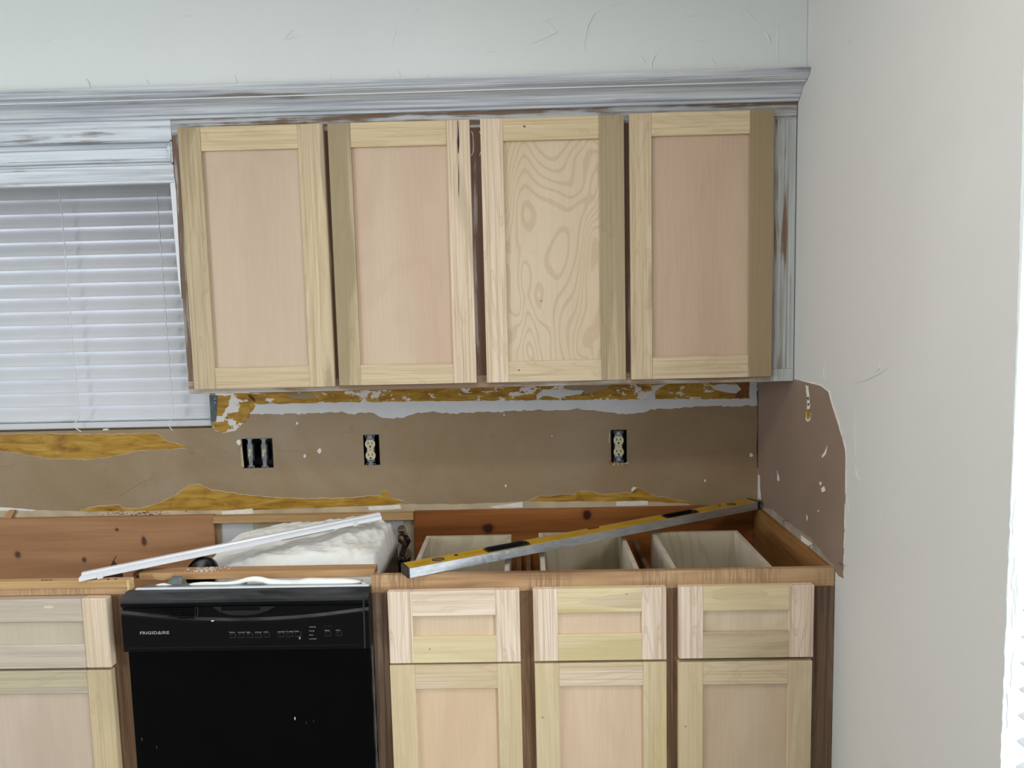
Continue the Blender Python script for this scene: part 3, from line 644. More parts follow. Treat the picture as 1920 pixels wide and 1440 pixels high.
for x0, x1, mt in ((-1.1529, -1.085, 'stain_dark'), (-.800, -.730, 'stain_z'), (-.440, -.372, 'stain_z'), (-.078, -.0015, 'stain_dark')):
    MB().box(x0, x1, BF, BF+.019, .13, .8305, .0008).build('stile', M[mt], bc)
MB().box(-1.12, -.05, BF+.06, BF+.075, 0, .1).build('toe_kick', M['stain_dark'], bc)
# slide rails seen between the drawer boxes
for px0, px1 in ((-.793, -.780), (-.765, -.752), (-.462, -.449), (-.418, -.405)):
    MB().box(px0, px1, BF+.02, -.03, .760, .775).build('slide_rail', M['stain_z'], bc)
# three drawers: box plus shaker front
plyw = birch('birch_drawer_side', c(196, 184, 162), c(204, 192, 170), c(160, 142, 116), 3, 8, .25)
plyb = birch('birch_drawer_back', c(180, 168, 142), c(190, 176, 150), c(150, 134, 106), 8, 9, .3)
fronts = [(-1.1095, -.7822, .6553, .8405, -1.0493, -.8425, .7235, .7765), (-.7486, -.4200, .6560, .8412, -.6885, -.4805, .7240, .7785), (-.3892, -.0588, .6573, .8412, -.3295, -.1185, .7250, .7790)]
boxes = [(-1.064, -.808, .8605, -.237), (-.7265, -.474, .8605, -.225), (-.391, -.134, .8605, -.236)]
fm = [((poplar('Z', 21, 'white', None, 0, .5, 70), poplar('Z', 22, 'white', None, 0, .55, 70), poplar('X', 23, 'white', c(206, 188, 158), -.04, .3, 60), poplar('X', 24, 'yellow', c(204, 188, 136), .02, .12)), birch('birch_front_warm', c(220, 196, 164), c(212, 188, 156), c(180, 150, 118), 9, 7, .15), 'drawer under the left end of the spirit level'),
      ((poplar('Z', 25, 'white', None, 0, .45, 70), poplar('Z', 26, 'white', None, 0, .5, 70), poplar('X', 27, 'yellow', c(196, 178, 122), .0, .15), poplar('X', 28, 'yellow', c(202, 186, 132), .0, .15)), birch('birch_front_pink', c(222, 198, 168), c(214, 186, 156), c(182, 148, 118), 11, 4, .12), 'middle drawer with a yellow top rail'),
      ((poplar('Z', 29, 'white', None, 0, .45, 70), poplar('Z', 30, 'white', c(212, 192, 162), -.05, .5, 70), poplar('X', 31, 'yellow', None, .0, .15), poplar('X', 32, 'green', c(196, 182, 140), .02, .2)), birch('birch_front_pale', c(214, 194, 164), c(208, 188, 158), c(176, 150, 118), 13, 5, .15), 'drawer with an oval heartwood figure on its top rail')]
for (x0, x1, z0, z1, xs0, xs1, zr0, zr1), (a0, a1, zt, yb_), (mt, pm, lb) in zip(fronts, boxes, fm):
    m = MB(); t_ = .0125; yf_ = BF+.024
    m.box(a0, a0+t_, yf_, yb_, .70, zt, .0006)
    dr = m.build('drawer', plyw, bc); tag(dr, lb)
    o = MB().box(a1-t_, a1, yf_, yb_, .70, zt, .0006).build('box_side', plyw, bc); o.parent = dr
    for nm, q in (('box_back', (a0+t_, a1-t_, yb_-t_, yb_, .70, zt)), ('box_front', (a0+t_, a1-t_, yf_, yf_+t_, .70, zt)), ('box_bottom', (a0+t_, a1-t_, yf_+t_, yb_-t_, .708, .714))):
        o = MB().box(*q).build(nm, plyb, bc); o.parent = dr
    o = MB().box(xs0-.006, xs1+.006, BD+.008, BD+.0135, zr0-.006, zr1+.006).build('front_panel', pm, bc); o.parent = dr
    for nm, b0, b1, c0, c1, k in (('stile', x0, xs0, z0, z1, 0), ('stile', xs1, x1, z0, z1, 1), ('rail', xs0, xs1, zr1, z1, 2), ('rail', xs0, xs1, z0, zr0, 3)):
        o = MB().box(b0, b1, BD, BD+TH, c0, c1, .0012).build(nm, mt[k], bc); o.parent = dr
    if z1 < .8406: o = knot(806, 1217, BD, .0014, bc); o.parent = dr
    if x1 > -.1:
        q = [(1334, 1108), (1360, 1102), (1410, 1101), (1436, 1107), (1443, 1118), (1437, 1124), (1424, 1130), (1395, 1133), (1360, 1130), (1346, 1126), (1330, 1120), (1337, 1115)]
        o = MB().poly([at(px, py, y=BD-.0003) for px, py in jag(P2(*q), .8, 5)], (0, 1, 0), .0005).build('heartwood_figure', poplar('X', 33, 'gold', None, 0, .1), bc); o.parent = dr
    if -.5 < x1 < -.3:
        q = [(1086, 1129), (1100, 1124), (1140, 1116), (1180, 1112), (1202, 1110), (1202, 1140), (1180, 1141), (1130, 1137), (1100, 1133)]
        o = MB().poly([at(px, py, y=BD-.0003) for px, py in jag(P2(*q), .6, 5)], (0, 1, 0), .0005).build('heartwood_figure', poplar('X', 34, 'mid', None, 0, .12), bc); o.parent = dr
        o = knot(1175, 1114, BD-.0005, .0014, bc); o.parent = dr
dd = [(-1.1105, -.7825, .1265, .6500, -1.0480, -.8415, .19, .5875), (-.7478, -.4200, .1265, .6495, -.6870, -.4785, .19, .5895), (-.3905, -.0605, .1265, .6475, -.3300, -.1195, .19, .5890)]
dm = [((poplar('Z', 41, 'gold', None, 0, .15), poplar('Z', 42, 'gold', None, 0, .2), poplar('X', 43, 'pale', c(206, 188, 142), -.0, .4, 60), poplar('X', 44, 'gold')), birch('birch_door_warm', c(221, 195, 162), c(213, 182, 148), c(184, 150, 116), 15, 4, .12), 'door below the left drawer'),
      ((poplar('Z', 45, 'gold', None, 0, .15), poplar('Z', 46, 'gold', c(208, 190, 130), 0, .2), poplar('X', 47, 'pale', c(206, 188, 142), -.0, .4, 60), poplar('X', 48, 'gold')), birch('birch_door_blush', c(218, 192, 160), c(210, 178, 146), c(180, 148, 114), 17, 4, .12), 'door below the middle drawer'),
      ((poplar('Z', 49, 'gold', None, 0, .15), poplar('Z', 50, 'mid', None, 0, .15), poplar('X', 51, 'pale', c(206, 190, 146), .02, .4, 60), poplar('X', 52, 'gold')), birch('birch_door_pale', c(208, 186, 156), c(200, 174, 144), c(172, 144, 114), 19, 4, .12), 'door below the right drawer')]
DR = []
for (x0, x1, z0, z1, xs0, xs1, zr0, zr1), (mt, pm, lb) in zip(dd, dm):
    DR.append(tag(shaker('door', bc, x0, x1, z0, z1, xs0, xs1, zr0, zr1, BD, TH, mt, pm), lb))
knot(1017, 1345, BD, .0016, DR[1]); knot(1285, 1362, BD, .0016, DR[2])

# ================================================================== SINK CABINET (left)
sc_ = thing('sink_cabinet', (-2.3, 0, .0), 'topless brown sink cabinet with a whitish false drawer front, left of the dishwasher', 'cabinet')
xr = -1.7629
pineL = pine('tan_stained_pine', c(170, 124, 86), c(182, 136, 100), c(150, 106, 72), c(92, 58, 40), 7, [kn(270, 1015, .006, .011, -2.3), kn(158, 1050, .005, .006, -2.3), kn(33, 1040, .007, .008, -2.3), kn(219, 993, .004, .004, -2.3)])
MB().box(-2.9, at(402, 1000, y=-.022).x, -.022, -.003, .1, H+.0005, .001).build('back_panel', pineL, sc_)
MB().box(-2.9, xr-.018, BF+.019, -.024, .1, .118).build('bottom_panel', M['fir_x'], sc_)
MB().box(xr-.02, xr-.003, BF+.019, -.024, .1, .74).build('side_panel', wood('sink_side', 'Y', *STAIN, seed=8), sc_)
MB().box(-2.9, xr, BF-.003, BF+.019, H-.020, H, .0012, 2).build('top_strip', M['fir_edge'], sc_)
MB().box(-2.9, xr-.001, BF, BF+.019, .838, H-.020, .001).build('rail', M['stain_x'], sc_)
MB().box(xr-.006, xr+.0008, BF-.004, BF+.02, H-.032, H-.0005, .001).build('end_grain', plain('pale_end_grain', c(214, 180, 128), .7, var=.1, sc=90), sc_)
for x0, x1 in ((xr-.06, xr-.001), (-2.5, -2.44)): MB().box(x0, x1, BF, BF+.019, .1, .838, .0008).build('stile', M['stain_z'], sc_)
MB().box(-2.9, -1.85, BF+.06, BF+.075, 0, .1).build('toe_kick', M['stain_dark'], sc_)
MB().box(-2.44, xr-.06, BF, BF+.019, .63, .672, .001).build('rail', M['stain_z'], sc_)
gm = (poplar('Z', 61, 'grey', None, 0, .2), poplar('Z', 62, 'pale', None, 0, .25), poplar('X', 63, 'grey', None, 0, .2), poplar('X', 64, 'grey', None, 0, .2))
ff = shaker('false_drawer_front', sc_, -2.52, -1.8108, .6570, .8375, -2.46, -1.874, .7190, .7780, BD-.006, .0255, gm, birch('birch_grey', c(190, 176, 152), c(196, 182, 158), c(160, 144, 120), 21, 4, .1), .0025)
tag(ff, 'greyish drawer front')
MB().disc(at(91, 1138, y=BD-.0063), (0, -1, 0), .011, .0003, 14, 1.2, .32).build('knot', plain('pale_filler', c(214, 202, 176), .7), ff)
ld = shaker('door', sc_, -2.20, -1.8165, .1265, .6490, -2.14, -1.8785, .19, .5880, BD-.001, .0205,
    (poplar('Z', 65, 'green'), poplar('Z', 66, 'gold', c(190, 176, 132), 0), poplar('X', 67, 'grey', c(188, 178, 140), .0), poplar('X', 68, 'green')), birch('birch_grey_rose', c(204, 186, 164), c(196, 174, 152), c(164, 144, 122), 23, 4, .12), .002)
tag(ld, 'door with a grey-rose panel')
dmk = MB()
for px, w_ in ((78, 5), (85, 5), (92, 5), (198, 4), (212, 4)): 
    p = at(px, 1089, z=H); dmk.box(p.x-.003, p.x+.003, BF+.002, BF+.008, H-.0002, H+.0004)
dmk.build('ink_stamp', M['slot'], sc_)['kind'] = 'stuff'

# dishwasher bay: cleat and wall behind
xb0 = at(402, 1000, y=-.022).x+.0006; xb1 = at(777, 1000, y=-.022).x-.0006
ct = MB().box(xb0, xb1, -.028, -.003, H-.026, H-.002, .001).build('wall_cleat', M['fir_edge']); tag(ct, 'thin wooden cleat along the back wall behind the dishwasher', 'cleat')
for q in ([(416, 978), (474, 975), (480, 1100), (420, 1100)], [(692, 968), (756, 966), (758, 1100), (700, 1100)]):
    patch('white_paint_patch', q, M['white_coat'], wb, amp=.5, thick=.001, base=.0002)
patch('cream_board_strip', [(402, 978), (776, 965), (776, 1100), (404, 1100)], M['cream'], wb, amp=0, thick=.0002, base=0)

# brace across the bay
zt = at(500, 1066, y=-.56).z
sp = MB()
bx0 = at(256, 1071, y=-.535).x; bx1 = -1.139
zT = .8745
spm = MB(); spm.box(bx0+.02, -1.1535, -.562, -.520, zT-.019, zT, .0012)
spr = spm.build('support_strip', M['fir_x']); tag(spr, 'bare wooden strip spanning the gap just behind the dishwasher top', 'wood strip')
o = MB().box(bx0, bx0+.0195, -.556, -.524, zT-.016, zT-.001, .003).build('splintered_end', plain('torn_brown_wood', c(134, 86, 46), .8, var=.4, sc=160), spr); o.location -= Vector((0, 0, 0))
MB().poly([at(px, py, y=-.5625) for px, py in ((285, 1075), (326, 1075), (318, 1084), (308, 1088), (290, 1087))], (0, 1, 0), .0006).build('raw_patch', M['fir_edge'], spr)
sd = MB(); rs_ = random.Random(9)
for k in range(110):
    p = (rs_.gauss(at(385, 1071, z=zT).x, .022), -.541+rs_.uniform(-.016, .016), zT); s_ = rs_.uniform(.0006, .0014); sd.box(p[0]-s_, p[0]+s_, p[1]-s_, p[1]+s_, zT-.0001, zT+s_)
tag(sd.build('sawdust', M['gypsum']), 'crumbs of sawdust on the wooden strip behind the dishwasher', 'sawdust', kind='stuff')

# ================================================================== DISHWASHER
dw = thing('dishwasher', (-1.46, -.3, 0), 'black built-in dishwasher between the two base cabinets', 'dishwasher')
DX0, DX1 = -1.7618, -1.1545
DT = .8365
MB().box(-1.745, -1.176, -.58, -.11, .08, .79).build('tub', M['dw_steel'], dw)
MB().box(DX0-.004, DX1-.0035, -.636, -.612, .10, .708, .002).build('door_panel', M['dw_door'], dw)
MB().box(DX0+.015, DX1-.02, -.60, -.58, .0, .1).build('toe_panel', M['dw_black'], dw)
# control panel: rounded top, with a bowed ledge and a hand pocket
cpm = MB(); nx = 40; rows = []
def cp_prof(u):      # u across 0..1 -> list of (y,z)
    e = 1-abs(2*u-1)**2.2       # centre 1
    zl = .806-.022*e**1.2       # lower line of the scooped ledge
    return [(-.618, .7065), (-.6545, .7068), (-.6575, .709), (-.6585, .716), (-.6585, zl-.004), (-.6570, zl), (-.6515, zl+.006), (-.6510, .8165), (-.6540, .8205), (-.6575, .8245), (-.6575, .832), (-.6545, .8375), (-.648, .8415), (-.634, .8505), (-.618, .8515)]
for i in range(nx+1):
    u = i/nx; x = DX0-.001+(DX1-DX0+.004)*u
    rows.append([cpm.bm.verts.new((x, y, z)) for y, z in cp_prof(u)])
for a_, b_ in zip(rows, rows[1:]):
    for k in range(len(a_)): cpm.bm.faces.new((a_[k], a_[(k+1) % len(a_)], b_[(k+1) % len(a_)], b_[k]))
cpm.bm.faces.new(rows[0][::-1]); cpm.bm.faces.new(rows[-1])
cp = cpm.build('control_panel', M['dw_dusty_sheen'], dw)
YP = -.6587
def dwat(px, py, y=YP): return at(px, py, y=y)
q = [dwat(px, py, -.6592) for px, py in ((398, 1138), (412, 1147), (430, 1153), (455, 1154), (480, 1152), (502, 1145), (516, 1137))]
MB().poly(q, (0, 1, 0), .006).build('handle_pocket', M['dw_pocket'], cp)
lv = MB(); a_ = dwat(415, 1136, -.655); b_ = dwat(490, 1143, -.655); lv.box(a_.x, b_.x, -.6605, -.652, b_.z, a_.z, .0015).build('latch_lever', M['dw_black'], cp)
vt = MB(); va = dwat(248, 1139); vb = dwat(366, 1139)
for k in range(7):
    zz_ = dwat(300, 1137+k*3.6).z; x0 = dwat(248+k*14, 1139).x; vt.box(x0, dwat(364, 1139).x, -.6600, -.6575, zz_-.0011, zz_+.0003)
vt.build('vent_louvre', M['dw_black'], cp)['kind'] = 'stuff'
vr = MB()
for k in range(8):
    p = dwat(367+(k % 2)*.3, 1138+k*3.2); vr.disc((p.x, -.6615, p.z), (0, -1, 0), .0012, .0008, 8)
p0 = dwat(371, 1137); p1 = dwat(372, 1150); p2 = dwat(367, 1161)
vr.tube([(p0.x, -.6605, p0.z), (p1.x, -.6605, p1.z), (p2.x, -.6605, p2.z)], .0007, 6)
vr.build('vent_rim', plain('worn_black_edge', c(44, 47, 54), .3), cp)['kind'] = 'stuff'
sr = MB(); a_ = dwat(681.5, 1118, -.6585); b_ = dwat(684.5, 1215, -.6585)
sr.tube([(a_.x, -.6592, a_.z), (b_.x, -.6592, b_.z)], .0022, 8); sr.build('edge_rib', plain('grey_sheen_edge', c(34, 36, 42), .3), cp)
gl = MB(); a_ = dwat(240, 1217); b_ = dwat(672, 1209); gl.box(a_.x, b_.x, -.6591, -.6583, b_.z-.0006, b_.z, 0); gl.build('panel_groove', plain('groove_black', c(30, 29, 30), .5), cp)
for px, py, rx, rz_ in ((398.5, 1164, 3.2, 1.3), (553, 1347, 1.0, 3.6)):
    yv = -.6590 if py < 1220 else -.6364
    p = at(px, py, y=yv); MB().disc(p, (0, -1, 0), 1, .0004, 10, rx/1373*1.72, rz_/1373*1.72).build('paint_fleck', M['gypsum'], dw)
sm = MB()
for px, py, s_ in ((574, 1355, .0035), (588, 1352, .003), (266, 1386, .005), (294, 1401, .004)):
    p = at(px, py, y=-.6364); sm.disc(p, (0, -1, 0), s_, .0003, 12, .5, 1)
sm.build('smudge', plain('greasy_smudge', c(24, 24, 28), .5), dw)['kind'] = 'stuff'
# lettering
def text(body, px, py, hgt_px, y, mat, parent, name='lettering', wide=1.0, bold=0):
    cu = bpy.data.curves.new('t', 'FONT'); cu.body = body; cu.size = 1; cu.extrude = 0; cu.offset = bold; cu.space_character = 1.08
    o = bpy.data.objects.new('t', cu); col.objects.link(o); bpy.context.view_layer.update()
    me = bpy.data.meshes.new_from_object(o.evaluated_get(bpy.context.evaluated_depsgraph_get())); bpy.data.objects.remove(o)
    p = at(px, py, y=y); s_ = hgt_px*(y-CAM.y)/F/.7
    pw = wloc(parent)
    for v in me.vertices: v.co = Vector((p.x+v.co.x*s_*wide, y, p.z+v.co.y*s_))-pw
    me.name = name; me.materials.clear(); me.materials.append(mat)
    ob = bpy.data.objects.new(name, me); col.objects.link(ob); ob.parent = parent; return ob
brand = text('FRIGID\u0394IRE', 262, 1189.5, 5.8, -.6590, M['print'], cp, 'lettering', 1.30, .02)
def bracket(px, py, w_=12, h_=9):
    m = MB(); a_ = dwat(px, py); b_ = dwat(px+w_, py+h_); t_ = .0004
    m.box(a_.x, b_.x, -.6590, -.6584, b_.z, b_.z+t_*1.3); m.box(b_.x-t_*1.3, b_.x, -.6590, -.6584, b_.z, a_.z); m.box(a_.x, a_.x+t_*.6, -.6590, -.6584, b_.z, b_.z+.003)
    o = m.build('button_outline', M['print_dim'], cp); return o
for word, sub, px, py in (('heavy', 'wash', 430, 1187), ('normal', 'wash', 446, 1187), ('light', 'wash', 462, 1187), ('energy', 'saver', 478, 1186.6), ('rinse', 'only', 494, 1186.2), ('sanitize', 'rinse', 520.5, 1185.8), ('hi temp', 'wash', 536.5, 1185.4), ('heat', 'dry', 552.5, 1185), ('delay', 'start', 608.5, 1183.5), ('start', 'cancel', 629.5, 1183)):
    text(word, px, py, 3.4, -.6590, M['print'], cp, 'lettering', .92); text(sub, px, py+3.6, 2.2, -.6590, M['print_dim'], cp, 'lettering', .9); bracket(px, py-.5)
for word, py in (('washing', 1176.5), ('drying', 1184), ('clean', 1191.5), ('sanitized', 1199)): text(word, 579.5, py, 2.8, -.6590, M['print'], cp, 'lettering', .95)
for px, s_ in ((608.5, '2'), (614, '4'), (619.5, '6')): text(s_, px, 1175, 3, -.6590, M['print_dim'], cp)
lk = MB(); p = dwat(562, 1195.5); lk.box(p.x-.0018, p.x+.0018, -.6592, -.6584, p.z-.0038, p.z); 
lk.tube([(p.x-.0013, -.659, p.z), (p.x-.0013, -.659, p.z+.0025), (p.x, -.659, p.z+.004), (p.x+.0013, -.659, p.z+.0025), (p.x+.0013, -.659, p.z)], .00035, 5)
lk.build('lock_symbol', M['print'], cp)
# white edge, tub rim, brackets, right side seal
MB().box(-1.748, -1.158, -.617, -.606, .846, .8540, .002).build('front_edge', M['dw_white'], dw)
MB().box(-1.735, -1.18, -.606, -.575, .835, .8520, .002).build('top_rim', M['dw_steel'], dw)
sl = MB(); sl.tube([(-1.1552, -.622, z_) for z_ in [.12+.03*k for k in range(21)]], [.0035+.001*math.sin(k*1.7) for k in range(21)], 8); sl.build('side_seal', plain('grey_felt_seal', c(78, 76, 72), .9, var=.2, sc=60), dw)
bkt = plain('zinc_bracket', c(110, 116, 118), .4, .5, var=.12, sc=80)
for (p0, p1, p2, p3) in (((312, 1094), (324, 1083), (341, 1082), (341, 1097)), ((587, 1096), (603, 1088), (613, 1090), (613, 1097))):
    ysb = -.59
    P = [at(*p0, y=ysb), at(*p1, y=ysb+.01), at(*p2, y=ysb+.01), at(*p3, y=ysb)]
    m = MB(); vs_ = [m.bm.verts.new(v) for v in P]; f_ = m.bm.faces.new(vs_); r_ = bmesh.ops.extrude_face_region(m.bm, geom=[f_]); bmesh.ops.translate(m.bm, verts=[v for v in r_['geom'] if isinstance(v, bmesh.types.BMVert)], vec=(0, .004, .002)); m.build('mounting_bracket', bkt, dw)
lm_ = MB(); a_ = at(464, 1100, y=-.595); b_ = at(493, 1092, y=-.595); lm_.box(a_.x, b_.x, -.600, -.580, a_.z, b_.z, .0012); lm_.box(a_.x+.004, a_.x+.012, -.602, -.6, a_.z+.001, a_.z+.005); lm_.box(b_.x-.012, b_.x-.004, -.602, -.6, a_.z+.001, a_.z+.005)
lm_.build('latch_plate', M['chrome'], dw)
# rolled blanket lip along the front edge
lip = MB(); LP = []; LR = []
for px, py, r_ in ((279, 1106, .002), (290, 1100, .0035), (306, 1096, .004), (322, 1098, .0035), (340, 1102, .003), (352, 1100, .004), (362, 1097, .006), (385, 1095, .006), (420, 1095, .0055), (445, 1092, .006), (465, 1087, .007), (484, 1086, .008), (505, 1091, .009), (530, 1094, .010), (560, 1095, .012), (580, 1092, .013), (610, 1093, .013), (640, 1093, .013), (665, 1095, .012), (685, 1100, .010), (691, 1106, .006)):
    p = at(px, py, y=-.586); LP.append(p); LR.append(r_*.95)
def smoothp(P, Rr, n=4):
    A, B = [], []
    for i in range(len(P)-1):
        p0 = P[max(i-1, 0)]; p1 = P[i]; p2 = P[i+1]; p3 = P[min(i+2, len(P)-1)]
        for k in range(n):
            t = k/n; A.append(.5*((2*p1)+(-p0+p2)*t+(2*p0-5*p1+4*p2-p3)*t*t+(-p0+3*p1-3*p2+p3)*t**3)); B.append(Rr[i]*(1-t)+Rr[i+1]*t)
    return A+[P[-1]], B+[Rr[-1]]
A_, B_ = smoothp(LP, LR); lip.tube(A_, B_, 10).build('blanket_lip', M['fleece'], dw, smooth=True)
# puffed blanket over the tub: a folded height field
from mathutils import noise as mn
bm_ = MB(); nx, ny = 150, 80; x0, x1, y0, y1 = -1.69, -1.172, -.465, -.115; G = []
outl = [(-1.72, .815), (-1.69, .835), (-1.65, .868), (-1.60, .884), (-1.52, .893), (-1.45, .897), (-1.38, .902), (-1.30, .913), (-1.22, .908), (-1.185, .885), (-1.17, .815)]
def top(x):
    for (a0, b0), (a1, b1) in zip(outl, outl[1:]):
        if a0 <= x <= a1: t = (x-a0)/(a1-a0); return b0+(b1-b0)*t
    return .8
for j in range(ny+1):
    r_ = []
    for i in range(nx+1):
        x = x0+(x1-x0)*i/nx; y = y0+(y1-y0)*j/ny; v = j/ny
        e = min(1, min(v, 1-v)*6); e = math.sin(e*math.pi/2); sag = 1-.35*(1-v)**1.5
        hh = .80+(top(x)-.80)*sag*e
        q_ = Vector((x*7+y*3, y*11-x*2, 0)); f1 = mn.noise(q_); f2 = mn.noise(Vector((x*17-y*14, y*24+x*9, 3)))
        f3 = mn.noise(Vector((x*42+y*20, y*50-x*12, 9))); fold = (1-abs(f1)*2.4)*.006+(1-abs(f2)*2)*.004+(1-abs(f3)*2)*.0018
        edge = max(0, (x+1.27)/.1); fold2 = .003*math.sin((x*.9+abs(y+.28)*.5)*260)*min(1, edge)
        r_.append(bm_.bm.verts.new((x, y, hh+(fold+fold2)*e-.012*e)))
    G.append(r_)
for j in range(ny):
    for i in range(nx): bm_.bm.faces.new((G[j][i], G[j][i+1], G[j+1][i+1], G[j+1][i]))
ring = G[0]+[r_[-1] for r_ in G[1:]]+G[-1][-2::-1]+[r_[0] for r_ in G[-2:0:-1]]
low = [bm_.bm.verts.new((v.co.x, v.co.y, .79)) for v in ring]
for k in range(len(ring)): bm_.bm.faces.new((ring[k], ring[(k+1) % len(ring)], low[(k+1) % len(ring)], low[k]))
bm_.bm.faces.new(low)
bm_.build('insulation_blanket', M['fleece'], dw, smooth=True)
# black round hose cap standing left of the blanket
hc = thing('rubber_cap', at(378, 1074, y=-.502), 'black round rubber cap showing above the wooden strip, left of the white blanket', 'cap')
pc = at(378, 1074, y=-.502); m = MB()
m.tube([pc+Vector((0, .0, -.02)), pc+Vector((0, 0, .0)), ], [.05, .05], 24)
m.bm.free(); m = MB(); prof_ = [(0, .004), (.030, .006), (.036, .010), (.041, .008), (.043, .002), (.043, -.012), (0, -.012)]; RG = []
nrm = Vector((-.25, -.80, .52)).normalized(); a1_ = Vector((1, 0, 0)); a1_ = (a1_-nrm*a1_.dot(nrm)).normalized(); b1_ = nrm.cross(a1_)
for r_, h_ in prof_[1:-1]: RG.append([m.bm.verts.new(pc+(a1_*math.cos(k*math.pi/16)+b1_*math.sin(k*math.pi/16))*r_+nrm*h_) for k in range(32)])
for g0, g1 in zip(RG, RG[1:]):
    for k in range(32): m.bm.faces.new((g0[k], g0[(k+1) % 32], g1[(k+1) % 32], g1[k]))
m.bm.faces.new(RG[0]); m.bm.faces.new(RG[-1][::-1]); m.build('cap_body', M['rubber'], hc, smooth=True)
m = MB(); m.tube([pc+(a1_*math.cos(k*math.pi/16)+b1_*math.sin(k*math.pi/16))*.0395+nrm*.0095 for k in range(33)], .002, 6, cap=False); m.build('cap_rim', M['rubber'], hc, smooth=True)

# ---- shut-off valve with tarry pipe
pv = thing('water_valve', at(752, 1040, y=-.06), 'dirty tarred water valve on the wall between the blanket and the drawers', 'valve')
V = lambda px, py, y=-.06: at(px, py, y=y)
MB().tube([V(753, 992, -.02), V(753, 994, -.06)], .013, 12).build('valve_body', M['brass'], pv)
MB().tube([V(752, 1003), V(753, 1012), V(760, 1020), V(757, 1030), V(753, 1042), V(750, 1075)], [.011, .013, .011, .009, .010, .011], 10).build('pipe', M['brass'], pv, smooth=True)
m = MB(); m.tube([V(748, 996, -.072), V(757, 994, -.074), V(762, 1003, -.074)], [.004, .006, .004], 8).build('valve_handle', M['chrome'], pv)
MB().tube([V(761, 1003), V(766, 1014), V(761, 1024), V(754, 1034)], [.005, .008, .007, .004], 8).build('tar_blob', M['tar'], pv, smooth=True)
MB().tube([V(751, 1040, -.07), V(756, 1048, -.075), V(758, 1056, -.075), V(764, 1055, -.07), V(769, 1046, -.05)], [.006, .009, .012, .008, .003], 8).build('tar_blob', M['tar'], pv, smooth=True)
MB().disc(V(750, 1046, -.082), (0, -1, 0), .007, .004, 12).build('nut', M['chrome'], pv)

# ================================================================== WHITE VINYL STRIP
A0 = at(150, 1084, z=.879); B0 = at(712, 970, z=.926)
A0.z = .8775; ln = (B0-A0).length
st = empty('trim_strip', A0); st.rotation_euler = (B0-A0).to_track_quat('X', 'Z').to_euler()
tag(st, 'long white ribbed plastic strip lying slantwise over the sink cabinet and the blanket', 'trim')
m = MB(); pr_ = [(y_*1.35, z_*1.25) for y_, z_ in [(-.018, 0), (.018, 0), (.018, .004), (.014, .009), (.009, .0105), (.0075, .0065), (.002, .0060), (.0005, .0125), (-.008, .0135), (-.010, .010), (-.0165, .007)]]
A_ = [m.bm.verts.new((.006, y_, z_)) for y_, z_ in pr_]; B_ = [m.bm.verts.new((ln, y_, z_)) for y_, z_ in pr_]
A_[0].co.x = A_[-1].co.x = 0; A_[1].co.x = A_[2].co.x = .020
for i in range(len(pr_)): m.bm.faces.new((A_[i], A_[(i+1) % len(pr_)], B_[(i+1) % len(pr_)], B_[i]))
m.bm.faces.new(A_[::-1]); m.bm.faces.new(B_); m.build('profile', M['vinyl'], st, local=True)
for xx in (.040, ln-.085):
    MB().box(xx, xx+.013, -.0275, -.0225, -.0035, .008, .001).build('clip', M['cord'], st, local=True)
MB().box(ln*.63, ln*.82, -.0255, -.0245, -.0015, -.0002).build('dark_edge', M['slot'], st, local=True)

# ================================================================== SPIRIT LEVEL
ang = math.atan2(.567, 1.034); L_ = 1.186; Wd, Hh = .050, .0245
lvl = thing('spirit_level', (-1.054, -.639, H+.0006), 'long yellow and aluminium spirit level lying across the open drawers', 'spirit level', rz=ang)
lvl.location.z = H+.0015
def LB(): return MB()
LB().box(.004, L_-.004, 0, .0022, 0, Hh, .0004).build('edge_plate', M['alu'], lvl, local=True)
LB().box(.004, .555, Wd-.0022, Wd, 0, Hh, .0004).build('edge_plate', M['alu'], lvl, local=True)
LB().box(.60, L_-.004, Wd-.0022, Wd, 0, Hh, .0004).build('edge_plate', M['alu'], lvl, local=True)
LB().box(.555, .60, Wd-.0022, Wd, 0, Hh*.45).build('edge_plate', M['alu'], lvl, local=True)
xa, xb_ = .222, .352; xc, xd = .815, .945; xe, xf = .555, .60
m = LB()
for a_, b_ in ((.004, xa), (xb_, xe), (xf, xc), (xd, L_-.004)): m.box(a_, b_, .0022, Wd-.0022, .002, Hh+.0003, .0004)
for a_, b_ in ((xa, xb_), (xc, xd)):
    m.box(a_, b_, .0022, .0065, .002, Hh+.0003); m.box(a_, b_, Wd-.0065, Wd-.0022, .002, Hh+.0003)
m.box(xe, xf, .0022, Wd-.016, .002, Hh+.0003)
m.build('body', M['level_yellow'], lvl, local=True)
